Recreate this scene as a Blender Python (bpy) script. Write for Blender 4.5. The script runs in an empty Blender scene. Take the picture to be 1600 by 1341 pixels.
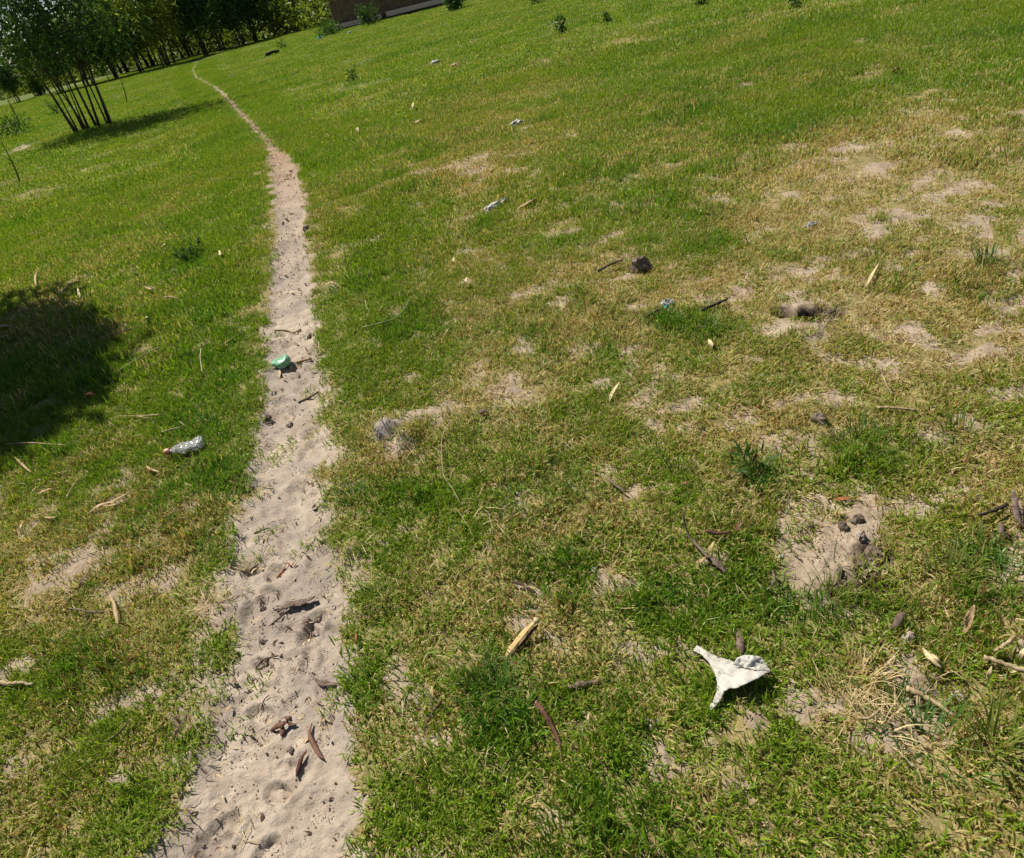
import bpy, math, random
import numpy as np
from mathutils import Vector, Matrix, noise as mnoise
from mathutils.geometry import delaunay_2d_cdt

# ------------------------------------------------------------------ camera, sky, sun
SC = bpy.context.scene
COL = SC.collection
FPX = 1063.0                       # focal length in photo pixels (23 mm equivalent, 1600 px wide)
PITCH, ROLL, CAM_H = math.radians(31.6), math.radians(14.0), 1.5
cam_d = bpy.data.cameras.new('camera')
cam = bpy.data.objects.new('camera', cam_d)
COL.objects.link(cam)
SC.camera = cam
cam_d.sensor_fit = 'HORIZONTAL'
cam_d.sensor_width = 36.0
cam_d.lens = 36.0 * FPX / 1600.0
cam_d.shift_x = 0.0
cam_d.shift_y = -(670.5 - 600.0) / 1600.0
cam_d.clip_start = 0.02
cam_d.clip_end = 3000.0
_f = Vector((0, math.cos(PITCH), -math.sin(PITCH)))
_u = Vector((0, math.sin(PITCH), math.cos(PITCH)))
_r = Vector((1, 0, 0))
cx = _r * math.cos(ROLL) - _u * math.sin(ROLL)
cy = _r * math.sin(ROLL) + _u * math.cos(ROLL)
cam.matrix_world = Matrix(((cx.x, cy.x, -_f.x, 0), (cx.y, cy.y, -_f.y, 0), (cx.z, cy.z, -_f.z, CAM_H), (0, 0, 0, 1)))

SUN_EL = math.radians(54.0)
SUN_AZ = Vector((-0.62, 0.78, 0)).normalized()      # horizontal direction towards the sun
world = bpy.data.worlds.new('World')
SC.world = world
world.use_nodes = True
wn = world.node_tree
wn.nodes.clear()
wo = wn.nodes.new('ShaderNodeOutputWorld')
wb = wn.nodes.new('ShaderNodeBackground')
sky = wn.nodes.new('ShaderNodeTexSky')
sky.sky_type = 'NISHITA'
sky.sun_disc = False
sky.sun_elevation = SUN_EL
sky.sun_rotation = math.atan2(SUN_AZ.x, SUN_AZ.y)
sky.altitude = 1100
sky.air_density = 1.0
sky.dust_density = 1.5
wb.inputs['Strength'].default_value = 0.05
wn.links.new(sky.outputs[0], wb.inputs[0])
wn.links.new(wb.outputs[0], wo.inputs[0])

sun_d = bpy.data.lights.new('sun', 'SUN')
sun_d.energy = 5.0
sun_d.angle = math.radians(0.53)
sun_d.color = (1.0, 0.95, 0.86)
sun = bpy.data.objects.new('sun', sun_d)
COL.objects.link(sun)
sd = Vector((SUN_AZ.x * math.cos(SUN_EL), SUN_AZ.y * math.cos(SUN_EL), math.sin(SUN_EL)))
sun.rotation_euler = sd.to_track_quat('Z', 'Y').to_euler()
sun.location = sd * 40

SC.view_settings.view_transform = 'Standard'
SC.view_settings.look = 'None'
SC.view_settings.exposure = 0.50
SC.view_settings.gamma = 1.0
SC.view_settings.use_curve_mapping = False
SC.render.engine = 'CYCLES'
SC.cycles.max_bounces = 8
SC.cycles.transparent_max_bounces = 8

# ------------------------------------------------------------------ helpers: noise, projection
rng = np.random.default_rng(7)
_TAB = rng.random((8, 256, 256)).astype(np.float32)


def vn(x, y, k=0):
    x = np.asarray(x, dtype=np.float64); y = np.asarray(y, dtype=np.float64)
    xi = np.floor(x).astype(np.int64); yi = np.floor(y).astype(np.int64)
    fx = x - xi; fy = y - yi
    fx = fx * fx * (3 - 2 * fx); fy = fy * fy * (3 - 2 * fy)
    T = _TAB[k % 8]
    a = T[xi & 255, yi & 255]; b = T[(xi + 1) & 255, yi & 255]
    c = T[xi & 255, (yi + 1) & 255]; d = T[(xi + 1) & 255, (yi + 1) & 255]
    return (a * (1 - fx) + b * fx) * (1 - fy) + (c * (1 - fx) + d * fx) * fy


def fbm(x, y, k=0, o=3):
    s = 0; a = 0.5; t = 0
    for i in range(o):
        s = s + a * vn(np.asarray(x) * 2 ** i + 17.3 * i, np.asarray(y) * 2 ** i - 9.1 * i, k + i); t += a; a *= 0.5
    return s / t


def sstep(a, b, x):
    t = np.clip((np.asarray(x) - a) / (b - a), 0, 1)
    return t * t * (3 - 2 * t)


_c, _s = math.cos(ROLL), math.sin(ROLL)


def ground_at(px, py, z=0.0):
    """Where the line of sight through a photo pixel meets height z."""
    x = (px - 800.0) / FPX; y = -(py - 600.0) / FPX
    xl = x * _c + y * _s; yl = -x * _s + y * _c
    Y = math.cos(PITCH) + yl * math.sin(PITCH); Z = -math.sin(PITCH) + yl * math.cos(PITCH)
    t = (z - CAM_H) / Z
    return xl * t, Y * t


# ------------------------------------------------------------------ the lie of the land
PATH_PX = [(1500, 180, 575), (1341, 232, 562), (1190, 292, 556), (1100, 322, 542), (1000, 338, 545), (900, 350, 550), (850, 352, 524), (800, 368, 516),
           (740, 386, 516), (680, 393, 517), (620, 402, 518), (560, 411, 507), (520, 406, 503), (480, 414, 498), (440, 421, 491),
           (400, 429, 483), (360, 431, 481), (320, 428, 482), (280, 424, 470), (250, 418, 456), (220, 405, 431), (190, 381, 401),
           (170, 361, 379), (150, 347, 356), (135, 331, 337), (122, 304, 311), (110, 299, 305), (96, 305, 312)]
PATH_L = np.array(sorted([ground_at(q[1], q[0])[::-1] for q in PATH_PX]))       # (y, x) along the left edge
PATH_R = np.array(sorted([ground_at(q[2], q[0])[::-1] for q in PATH_PX]))


def path_edges(y):
    xl = np.interp(y, PATH_L[:, 0], PATH_L[:, 1]); xr = np.interp(y, PATH_R[:, 0], PATH_R[:, 1])
    return (xl + xr) / 2, np.maximum((xr - xl) / 2, .08 + .05 * sstep(8, 14, y))


def path_d(x, y):
    """signed distance from the path's edge (negative inside), distance to its middle, half width"""
    x = np.asarray(x, float); y = np.asarray(y, float)
    cxp, hw = path_edges(y)
    e = 0.05
    sl = (path_edges(y + e)[0] - path_edges(y - e)[0]) / (2 * e)
    k = 1 / np.sqrt(1 + sl * sl)
    d = np.abs(x - cxp) * k
    return d - hw * k, d, hw * k


def affine_patches(tab):
    out = []
    for (px, py, rx, ry, s) in tab:
        c0 = np.array(ground_at(px, py)); a = np.array(ground_at(px + rx, py)) - c0
        b = (np.array(ground_at(px, py - ry)) - np.array(ground_at(px, py + ry))) / 2
        M = np.linalg.inv(np.array([[a[0], b[0]], [a[1], b[1]]]))
        out.append((c0, M, s, max(np.linalg.norm(a), np.linalg.norm(b))))
    return out


BARE = affine_patches([
    (1312, 845, 112, 92, 1.0), (1262, 520, 58, 26, 1.0), (1250, 790, 45, 30, .9), (1265, 492, 60, 36, 1.0), (1300, 628, 42, 22, .9), (1160, 640, 34, 20, .7), (1220, 690, 60, 22, .7),
    (612, 690, 36, 26, 1.0), (655, 715, 28, 18, .7), (735, 265, 46, 22, .8), (745, 245, 30, 14, .6), (770, 585, 58, 26, .6), (640, 588, 20, 10, .9), (610, 648, 18, 9, .7),
    (842, 446, 20, 12, .9), (908, 552, 17, 24, .9), (912, 382, 22, 10, .7), (985, 650, 26, 12, .4), (1010, 1015, 44, 24, .9), (862, 985, 24, 46, .7), (1118, 872, 34, 30, .9),
    (820, 928, 26, 28, .9), (640, 1090, 52, 44, .8), (668, 1152, 42, 26, .9), (600, 840, 22, 14, .8), (1385, 1160, 72, 46, .9), (1350, 1110, 46, 30, .5),
    (1550, 175, 34, 12, .8), (1300, 275, 50, 16, .7), (1240, 225, 50, 12, .6), (1500, 285, 55, 16, .7), (1565, 235, 34, 14, .8), (1360, 348, 34, 24, .9), (1450, 322, 42, 14, .7), (1290, 330, 40, 12, .6),
    (1210, 360, 40, 12, .5), (1580, 430, 30, 26, .7), (1180, 560, 26, 12, .6), (1395, 590, 40, 16, .6), (1590, 560, 30, 16, .5), (1470, 690, 34, 14, .5), (1240, 905, 30, 14, .5),
    (8, 775, 16, 18, .9), (55, 940, 34, 24, .5), (160, 925, 34, 22, .5), (215, 830, 40, 18, .4), (30, 485, 36, 20, .6), (12, 518, 22, 14, .6), (140, 1060, 30, 18, .6), (275, 1125, 26, 32, .8),
    (330, 955, 24, 44, .8), (312, 1020, 22, 60, .7), (560, 905, 26, 22, .8), (545, 950, 20, 40, .5), (330, 1110, 40, 50, .7), (290, 1175, 50, 20, .7), (540, 712, 16, 18, .8), (1480, 1015, 20, 12, .5), (950, 1040, 22, 14, .4), (770, 960, 20, 14, .5),
    (1100, 1160, 40, 18, .5), (900, 1120, 26, 22, .5), (940, 990, 20, 14, .5), (1585, 815, 18, 34, .7), (1180, 1005, 24, 20, .6), (340, 225, 24, 5, .2), (30, 230, 22, 8, .7),
    (760, 850, 24, 12, .6), (890, 760, 24, 10, .6), (1085, 565, 20, 8, .5), (985, 540, 30, 8, .5), (1055, 490, 26, 10, .5), (960, 405, 24, 8, .4), (1020, 700, 24, 10, .5), (1090, 715, 22, 10, .6)])
DRY = affine_patches([
    (1400, 290, 300, 140, .36), (1480, 520, 220, 120, .24), (1000, 440, 260, 90, .20), (780, 590, 110, 70, .28), (1150, 640, 150, 90, .16), (130, 930, 150, 130, .26), (300, 860, 70, 90, .2), (60, 480, 80, 50, .25),
    (850, 180, 260, 60, .08), (740, 260, 90, 45, .30), (1400, 1080, 120, 110, .3), (650, 1090, 110, 110, .22), (870, 980, 80, 80, .25), (1250, 660, 90, 70, .2), (600, 700, 60, 50, .25), (1560, 780, 70, 110, .2),
    (330, 560, 80, 190, -.22), (340, 300, 70, 110, -.12), (580, 430, 90, 150, -.16), (1080, 940, 130, 80, -.25), (1560, 900, 70, 60, -.35), (1340, 715, 130, 42, -.24), (1090, 390, 100, 30, -.22), (1080, 510, 70, 30, -.25), (1010, 740, 90, 70, -.12),
    (150, 610, 180, 70, -.2), (700, 780, 110, 70, -.2), (1190, 170, 130, 50, -.15), (950, 660, 60, 26, -.12), (1130, 1080, 90, 70, -.15), (1480, 1130, 110, 60, -.1), (1300, 960, 110, 36, -.25)])
LUSH = affine_patches([
    (1560, 900, 70, 66, .9), (1300, 955, 110, 34, .7), (1070, 935, 110, 60, .5), (1340, 715, 120, 36, .5), (545, 770, 32, 24, .6), (620, 775, 90, 40, .35), (1180, 735, 40, 30, .7), (770, 1085, 60, 70, .6), (1040, 505, 26, 20, .8), (1090, 520, 30, 20, .6),
    (330, 520, 70, 160, .4), (1070, 165, 70, 34, .5), (1540, 440, 22, 40, .6), (1090, 385, 60, 22, .5), (960, 210, 90, 30, .2), (300, 670, 60, 40, .5), (140, 720, 50, 40, .4), (1250, 950, 70, 40, .5), (60, 560, 150, 110, .4), (1450, 1000, 60, 60, .3), (1500, 1140, 90, 50, .3),
    (230, 1060, 50, 40, .3), (90, 1010, 70, 50, .25), (1300, 200, 60, 20, .25), (300, 410, 34, 20, .5)])


def patch_sum(P, x, y, hard, wob=0.55):
    s = np.zeros(np.shape(x))
    wb_ = (fbm(x * 9, y * 9, 3) - .5) * 2 * wob + (vn(x * 40, y * 40, 5) - .5) * wob
    for (c0, M, st, R) in P:
        dx = x - c0[0]; dy = y - c0[1]
        near = (np.abs(dx) < 3.2 * R) & (np.abs(dy) < 3.2 * R)
        if not near.any():
            continue
        dx = dx[near]; dy = dy[near]
        u = M[0, 0] * dx + M[0, 1] * dy; v = M[1, 0] * dx + M[1, 1] * dy
        r = np.sqrt(u * u + v * v) + wb_[near]
        if hard:
            s[near] = np.maximum(s[near], st * (1 - sstep(0.35, 1.30, r)))
        else:
            s[near] += st * (1 - sstep(0.2, 1.4, r))
    return s


def path_mask(x, y):
    d, dc, hw = path_d(x, y)
    dist = np.hypot(x, y)
    wob = (fbm(x * 7, y * 7, 1) - .5) * .11 + (vn(x * 24, y * 24, 2) - .5) * .08
    wob *= np.clip(hw / .18, .25, 1)
    q = np.clip(hw / .2, .3, 1)
    m = 1 - sstep(-.05 * q, .018, d + wob)
    return m * (1 - .60 * sstep(17, 24, dist)) * (1 - sstep(44, 55, dist))


def bare_mask(x, y):
    x = np.asarray(x, float); y = np.asarray(y, float)
    dist = np.hypot(x, y)
    b = patch_sum(BARE, x, y, True)
    n = fbm(x * 3.1, y * 3.1, 4, 4)
    dr = np.clip(patch_sum(DRY, x, y, False, .1), -.4, .5)
    b = np.maximum(b * .92, .5 * sstep(.63 - .22 * dr, .82 - .22 * dr, n) * (1 - .8 * sstep(6, 14, dist)))
    n8 = fbm(x * 8.5 + 5, y * 8.5, 1, 3)
    b = np.maximum(b, .85 * sstep(.60 - .26 * dr, .74 - .26 * dr, n8) * (1 - .9 * sstep(5, 12, dist)))
    return np.maximum(b, path_mask(x, y))


def dry_mask(x, y):
    x = np.asarray(x, float); y = np.asarray(y, float)
    dist = np.hypot(x, y)
    n = fbm(x * 1.3, y * 1.3, 6, 4) - .5
    n2 = fbm(x * 7, y * 7, 2, 3) - .5
    return np.clip(.25 + .7 * n + .95 * n2 * (1 - .6 * sstep(5, 12, dist)) + 1.6 * patch_sum(DRY, x, y, False, .3) - .20 * sstep(5, 14, dist) - .06 * sstep(-.5, -2.5, x), .03, .9)


def lush_mask(x, y):
    x = np.asarray(x, float); y = np.asarray(y, float)
    n = sstep(.52, .72, fbm(x * 2.2 + 40, y * 2.2, 0, 3)) * .55
    return np.clip(n + patch_sum(LUSH, x, y, False, .25), 0, 1)


# foot and hoof prints along the path, small pits and mounds in the turf
PRINTS = []
_r1 = random.Random(11)
yy = .35
while yy < 11:
    cxp, hw = (float(v) for v in path_edges(yy))
    for k in range(2):
        PRINTS.append((cxp + _r1.uniform(-.85, .85) * hw, yy + _r1.uniform(-.05, .05), _r1.uniform(.022, .045), _r1.uniform(.035, .07), _r1.uniform(-1.4, 1.4), _r1.uniform(.005, .014)))
    yy += _r1.uniform(.05, .11)
PITS = []      # (x, y, radius, depth)
for (px, py, r_, d_) in [(1226, 490, .055, .06), (1268, 494, .085, .085), (1310, 497, .06, .035), (1345, 880, .03, .018), (1372, 866, .045, .022), (1316, 806, .02, .018), (1300, 920, .03, .02), (640, 716, .05, .03),
                         (1480, 1095, .06, .05), (590, 960, .05, .03), (1400, 1080, .08, .04), (1370, 925, .08, .025), (1330, 925, .05, .02), (275, 1135, .04, .04), (505, 1065, .04, .015), (415, 1010, .035, .012), (1445, 1160, .05, .03)]:
    gx, gy = ground_at(px, py); PITS.append((gx, gy, r_, d_))
MOUNDS = []
for (px, py, r_, h_) in [(605, 678, .075, .055), (638, 690, .05, .04), (1240, 462, .06, .015), (1255, 520, .09, .016), (1310, 840, .16, .015), (1345, 900, .12, .008), (548, 855, .05, .03), (400, 770, .06, .01), (1590, 800, .06, .03)]:
    gx, gy = ground_at(px, py); MOUNDS.append((gx, gy, r_, h_))


def height(x, y, fine=True):
    x = np.asarray(x, float); y = np.asarray(y, float)
    dist = np.hypot(x, y)
    h = (fbm(x * .35, y * .35, 1, 3) - .5) * .10 * sstep(1.5, 8, dist) + (fbm(x * 1.7, y * 1.7, 2, 3) - .5) * .05
    h = h * (1 - .8 * sstep(40, 80, dist))
    if fine:
        fade = 1 - sstep(9, 16, dist)
        bm = bare_mask(x, y)
        pm = path_mask(x, y)
        h = h + ((fbm(x * 9, y * 9, 3, 3) - .5) * .022 * (1 - .55 * pm) + (fbm(x * 33, y * 33, 5, 3) - .5) * .012 * (.35 + bm)) * fade
        d, dc, hw = path_d(x, y)
        h = h - .024 * (1 - sstep(-.09, .02, d)) * fade
        h = h + (np.abs(fbm(x * 42, y * 42, 7, 3) - .5) * .020 - .003) * bm * fade
        for (a, b, rx, ry, an, dp) in PRINTS:
            near = (np.abs(x - a) < .2) & (np.abs(y - b) < .2)
            if near.any():
                dx = x[near] - a; dy = y[near] - b
                u = (dx * math.cos(an) + dy * math.sin(an)) / rx; v = (-dx * math.sin(an) + dy * math.cos(an)) / ry
                r = np.sqrt(u * u + v * v)
                h[near] += (-dp * (1 - sstep(.72, 1.02, r)) + dp * .4 * np.exp(-((r - 1.15) / .18) ** 2)) * (pm[near] if pm.ndim else 1)
        for (a, b, R, dp) in PITS:
            near = (np.abs(x - a) < 3 * R) & (np.abs(y - b) < 3 * R)
            if near.any():
                r = np.hypot(x[near] - a, y[near] - b) / R * (.8 + .4 * vn(x[near] * 16, y[near] * 16, 1))
                h[near] += -dp * 1.5 * (1 - sstep(.35, 1.0, r)) if b > 2 and a > .8 else -dp * .55 * (1 - sstep(.2, 1.2, r))
        for (a, b, R, hh) in MOUNDS:
            near = (np.abs(x - a) < 3 * R) & (np.abs(y - b) < 3 * R)
            if near.any():
                r = np.hypot(x[near] - a, y[near] - b) / R * (.7 + .7 * vn(x[near] * 22, y[near] * 22, 4))
                h[near] += hh * (1 - sstep(.15, 1.25, r)) * (.8 + .5 * vn(x[near] * 70, y[near] * 70, 6))
    return h


def hz(x, y):
    return float(height(np.array([x]), np.array([y]))[0])


def W(px, py, up=0.0):
    """The point standing `up` metres over the ground that the photo shows at this pixel."""
    z = up
    for _ in range(3):
        x, y = ground_at(px, py, z)
        z = hz(x, y) + up
    return Vector((x, y, z))


# ------------------------------------------------------------------ helpers: objects, materials
def tag(o, label=None, cat=None, group=None, kind=None):
    for k, v in (('label', label), ('category', cat), ('group', group), ('kind', kind)):
        if v:
            o[k] = v
    return o


def link(name, me, parent=None):
    o = bpy.data.objects.new(name, me)
    COL.objects.link(o)
    if parent is not None:
        o.parent = parent
    return o


def empty(name, loc):
    o = bpy.data.objects.new(name, None)
    o.location = loc
    COL.objects.link(o)
    return o


def mesh(name, verts, faces, mat=None, smooth=True):
    me = bpy.data.meshes.new(name)
    me.from_pydata([tuple(v) for v in verts], [], faces)
    if smooth:
        me.polygons.foreach_set('use_smooth', [True] * len(me.polygons))
    if mat:
        me.materials.append(mat)
    me.update()
    return me


def np_mesh(name, V, F, mat=None, smooth=False):
    """V (n,3), F (m,k) arrays, all faces with k corners."""
    me = bpy.data.meshes.new(name)
    V = np.asarray(V, np.float32); F = np.asarray(F, np.int32)
    me.vertices.add(len(V)); me.vertices.foreach_set('co', V.ravel())
    k = F.shape[1] if len(F) else 3
    me.loops.add(F.size); me.loops.foreach_set('vertex_index', F.ravel())
    me.polygons.add(len(F))
    me.polygons.foreach_set('loop_start', np.arange(len(F), dtype=np.int32) * k)
    me.polygons.foreach_set('loop_total', np.full(len(F), k, np.int32))
    if smooth:
        me.polygons.foreach_set('use_smooth', np.ones(len(F), bool))
    if mat:
        me.materials.append(mat)
    me.update(calc_edges=True)
    return me


class MatB:
    """small node-material builder"""
    def __init__(self, name):
        self.m = bpy.data.materials.new(name); self.m.use_nodes = True
        self.t = self.m.node_tree; self.t.nodes.clear()
        self.out = self.t.nodes.new('ShaderNodeOutputMaterial')

    def n(self, typ, **kw):
        nd = self.t.nodes.new(typ)
        for k, v in kw.items():
            setattr(nd, k, v)
        return nd

    def put(self, sock, v):
        if isinstance(v, (int, float)):
            sock.default_value = v
        elif isinstance(v, tuple):
            sock.default_value = (*v, 1.0) if len(v) == 3 and len(sock.default_value) == 4 else v
        else:
            self.t.links.new(v, sock)

    def mix(self, fac, a, b, mode='MIX'):
        nd = self.n('ShaderNodeMix', data_type='RGBA', blend_type=mode)
        self.put(nd.inputs[0], fac); self.put(nd.inputs[6], a); self.put(nd.inputs[7], b)
        return nd.outputs[2]

    def math(self, op, a, b=0.0, clamp=False):
        nd = self.n('ShaderNodeMath', operation=op, use_clamp=clamp)
        self.put(nd.inputs[0], a); self.put(nd.inputs[1], b)
        return nd.outputs[0]

    def noise(self, scale, detail=3.0, rough=.55, vec=None):
        nd = self.n('ShaderNodeTexNoise'); nd.inputs['Scale'].default_value = scale
        nd.inputs['Detail'].default_value = detail; nd.inputs['Roughness'].default_value = rough
        if vec is not None:
            self.t.links.new(vec, nd.inputs['Vector'])
        return nd.outputs['Fac']

    def ramp(self, fac, a, b):
        nd = self.n('ShaderNodeMapRange'); nd.interpolation_type = 'SMOOTHSTEP'
        self.put(nd.inputs[0], fac); nd.inputs[1].default_value = a; nd.inputs[2].default_value = b
        return nd.outputs[0]

    def attr(self, name, typ='GEOMETRY'):
        nd = self.n('ShaderNodeAttribute', attribute_type=typ, attribute_name=name)
        return nd.outputs['Fac']

    def pos(self):
        return self.n('ShaderNodeNewGeometry').outputs['Position']

    def rnd(self):
        return self.n('ShaderNodeObjectInfo').outputs['Random']

    def bump(self, h, strength, dist):
        nd = self.n('ShaderNodeBump'); nd.inputs['Strength'].default_value = strength; nd.inputs['Distance'].default_value = dist
        self.put(nd.inputs['Height'], h)
        return nd.outputs[0]

    def bsdf(self, col, rough=.8, spec=.3, normal=None, **kw):
        b = self.n('ShaderNodeBsdfPrincipled')
        self.put(b.inputs['Base Color'], col); self.put(b.inputs['Roughness'], rough); b.inputs['Specular IOR Level'].default_value = spec
        if normal is not None:
            self.put(b.inputs['Normal'], normal)
        for k, v in kw.items():
            self.put(b.inputs[k], v)
        return b.outputs[0]

    def done(self, sh):
        self.t.links.new(sh, self.out.inputs['Surface'])
        return self.m

    def leafy(self, col, trans=.35, gloss=.12, rough=.45):
        d = self.n('ShaderNodeBsdfDiffuse'); self.put(d.inputs[0], col)
        tcol = self.mix(1.0, col, (1.15, 1.15, .65), 'MULTIPLY')
        tr = self.n('ShaderNodeBsdfTranslucent'); self.put(tr.inputs[0], tcol)
        m1 = self.n('ShaderNodeMixShader'); m1.inputs[0].default_value = trans
        self.t.links.new(d.outputs[0], m1.inputs[1]); self.t.links.new(tr.outputs[0], m1.inputs[2])
        g = self.n('ShaderNodeBsdfGlossy'); g.inputs['Roughness'].default_value = rough
        g.inputs[0].default_value = (.8, .85, .7, 1)
        m2 = self.n('ShaderNodeMixShader')
        m2.inputs[0].default_value = gloss * .16
        self.t.links.new(m1.outputs[0], m2.inputs[1]); self.t.links.new(g.outputs[0], m2.inputs[2])
        return self.done(m2.outputs[0])


def mottled(name, a, b, scale=60, rough=.85, bump=.4, bdist=.002, spec=.25, var=.25):
    m = MatB(name)
    tc = m.n('ShaderNodeTexCoord').outputs['Object']
    f = m.ramp(m.noise(scale, 4, .6, tc), .3, .7)
    col = m.mix(f, a, b)
    col = m.mix(m.math('MULTIPLY', m.rnd(), var), col, tuple(c * .45 for c in a))
    return m.done(m.bsdf(col, rough, spec, m.bump(m.noise(scale * 3, 3, .6, tc), bump, bdist)))


# ground
m = MatB('turf_soil')
P_ = m.pos()
bare = m.attr('bare'); pth = m.attr('path'); far = m.attr('far'); dryA = m.attr('dry'); mnd = m.attr('mound')
n_big = m.noise(2.2, 5, .6, P_); n_mid = m.noise(14, 5, .65, P_); n_fin = m.noise(120, 4, .7, P_); n_gr = m.noise(420, 3, .7, P_)
thatch = m.mix(m.ramp(n_fin, .35, .65), (.17, .135, .05), (.38, .30, .145))
thatch = m.mix(m.math('MULTIPLY', m.ramp(n_mid, .4, .7), .6), thatch, (.12, .13, .03))
green = m.mix(m.ramp(n_fin, .35, .68), (.055, .085, .012), (.13, .165, .028))
green = m.mix(m.math('MULTIPLY', m.ramp(n_big, .42, .66), .6), green, (.16, .155, .04))
turf = m.mix(far, thatch, green)
sand = m.mix(m.ramp(n_mid, .3, .7), (.33, .262, .196), (.49, .405, .315))
sand = m.mix(m.ramp(n_big, .42, .62), sand, (.31, .255, .205))
sand = m.mix(m.math('MULTIPLY', m.attr('litter'), m.ramp(n_mid, .25, .6)), sand, m.mix(m.ramp(n_fin, .35, .65), (.20, .12, .065), (.38, .26, .16)))
sand = m.mix(m.math('MULTIPLY', m.ramp(n_fin, .55, .78), .55), sand, (.25, .185, .14))
sand = m.mix(m.math('MULTIPLY', m.ramp(n_gr, .6, .75), .6), sand, (.20, .145, .11))
sand = m.mix(m.math('MULTIPLY', m.ramp(n_gr, .40, .28), .5), sand, (.66, .56, .47))
soil = m.mix(m.ramp(n_mid, .3, .7), (.28, .212, .145), (.42, .335, .24))
soil = m.mix(m.math('MULTIPLY', m.ramp(n_fin, .52, .72), .7), soil, (.20, .14, .085))
soil = m.mix(mnd, soil, m.mix(m.ramp(n_fin, .4, .7), (.45, .385, .34), (.30, .25, .21)))
soil = m.mix(m.attr('pit_shade'), soil, m.mix(m.ramp(n_fin, .35, .7), (.018, .011, .008), (.075, .045, .03)))  # shade inside the dug pits, painted as near-black soil colour
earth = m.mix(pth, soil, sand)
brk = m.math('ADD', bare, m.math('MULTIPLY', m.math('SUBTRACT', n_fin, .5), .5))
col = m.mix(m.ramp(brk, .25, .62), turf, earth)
hgt = m.math('ADD', m.math('MULTIPLY', n_fin, .6), m.math('ADD', m.math('MULTIPLY', n_gr, .25), m.math('MULTIPLY', m.noise(48, 4, .65, P_), .7)))
GROUND_MAT = m.done(m.bsdf(col, .95, .12, m.bump(hgt, .75, .012)))

# grass blades
m = MatB('grass_blade')
tone = m.attr('tone'); tone2 = m.attr('tone_b'); dry = m.attr('dry', 'INSTANCER'); lush = m.attr('lush', 'INSTANCER'); hue = m.attr('hue', 'INSTANCER')
isdry = m.math('LESS_THAN', tone, dry)
g = m.mix(tone2, (.075, .175, .006), (.27, .38, .02))
g = m.mix(m.math('MULTIPLY', hue, .55), g, (.28, .30, .03))
g = m.mix(m.math('MULTIPLY', lush, .75), g, m.mix(tone2, (.03, .125, .012), (.10, .27, .025)))
s = m.mix(tone2, (.34, .25, .075), (.68, .57, .25))
s = m.mix(m.math('LESS_THAN', tone2, .18), s, (.24, .13, .045))
s = m.mix(m.math('MULTIPLY', hue, .35), s, (.40, .225, .085))
GRASS_MAT = m.leafy(m.mix(isdry, g, s), .45, .16, .45)

m = MatB('straw')
t2 = m.attr('tone_b')
STRAW_MAT = m.leafy(m.mix(t2, (.24, .16, .07), (.62, .50, .27)), .2, .08, .5)
m = MatB('crumb')
t2 = m.attr('tone_b')
CRUMB_MAT = m.done(m.bsdf(m.mix(m.math('POWER', t2, 1.6), (.10, .065, .043), (.36, .28, .20)), .95, .1))


def leaf_mat(name, a, b, c, trans=.35, gloss=.14):
    m = MatB(name)
    t = m.attr('tone')
    col = m.mix(t, a, b)
    col = m.mix(m.math('MULTIPLY', m.ramp(m.noise(.9, 2, .5, m.pos()), .45, .7), .6), col, c)
    return m.leafy(col, trans, gloss, .42)


LEAF_DARK = leaf_mat('leaf_dark', (.045, .10, .02), (.09, .16, .035), (.05, .11, .04))
LEAF_MID = leaf_mat('leaf_mid', (.08, .14, .02), (.16, .21, .03), (.13, .15, .025), .5)
LEAF_PALE = leaf_mat('leaf_pale', (.17, .22, .03), (.29, .32, .05), (.14, .17, .035), .5)
WEED_MAT = leaf_mat('weed_leaf', (.03, .085, .018), (.08, .15, .03), (.05, .10, .02))
BARK = mottled('tree_bark', (.055, .04, .032), (.10, .08, .062), 14, .9, .6, .01)
WOOD_CUT = mottled('cut_wood', (.50, .33, .13), (.62, .45, .22), 40, .7, .3, .001)
BARK_DARK = mottled('dark_bark', (.055, .036, .026), (.13, .085, .06), 70, .9, .7, .003)
BARK_GREY = mottled('grey_bark', (.09, .062, .045), (.22, .16, .12), 80, .9, .6, .003)
TWIG_PALE = mottled('pale_twig', (.24, .17, .085), (.50, .39, .22), 70, .75, .4, .002)
LEAF_TAN = mottled('tan_leaf', (.33, .21, .10), (.52, .37, .20), 50, .7, .4, .002)
LEAF_STRAW = mottled('straw_leaf', (.46, .35, .17), (.66, .54, .32), 50, .7, .4, .002)
LEAF_BROWN = mottled('brown_leaf', (.12, .058, .038), (.22, .115, .07), 60, .75, .5, .002)
LEAF_RUST = mottled('rust_leaf', (.20, .06, .02), (.33, .12, .04), 60, .7, .4, .002)
ROOT_RED = mottled('red_root', (.05, .022, .016), (.13, .055, .036), 60, .8, .5, .002)
CLOD_MAT = mottled('clod_soil', (.10, .072, .052), (.22, .165, .125), 60, .95, .8, .004)
CLOD_PALE = mottled('clod_pale', (.33, .26, .20), (.47, .38, .30), 60, .95, .8, .004)
CHAR = mottled('charred_wood', (.018, .015, .013), (.05, .04, .034), 40, .9, .6, .004)
MUD_WALL = mottled('mud_wall', (.15, .092, .056), (.23, .15, .10), 4, .95, .8, .02, .1, .0)
CONCRETE = mottled('concrete', (.76, .52, .40), (.82, .60, .48), 6, .9, .4, .01, .2, .0)
POST_MAT = mottled('clay_post', (.30, .20, .14), (.38, .27, .19), 8, .9, .4, .01, .2, .0)
STALK = mottled('green_stalk', (.16, .19, .06), (.30, .31, .11), 50, .7, .3, .002)

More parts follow.
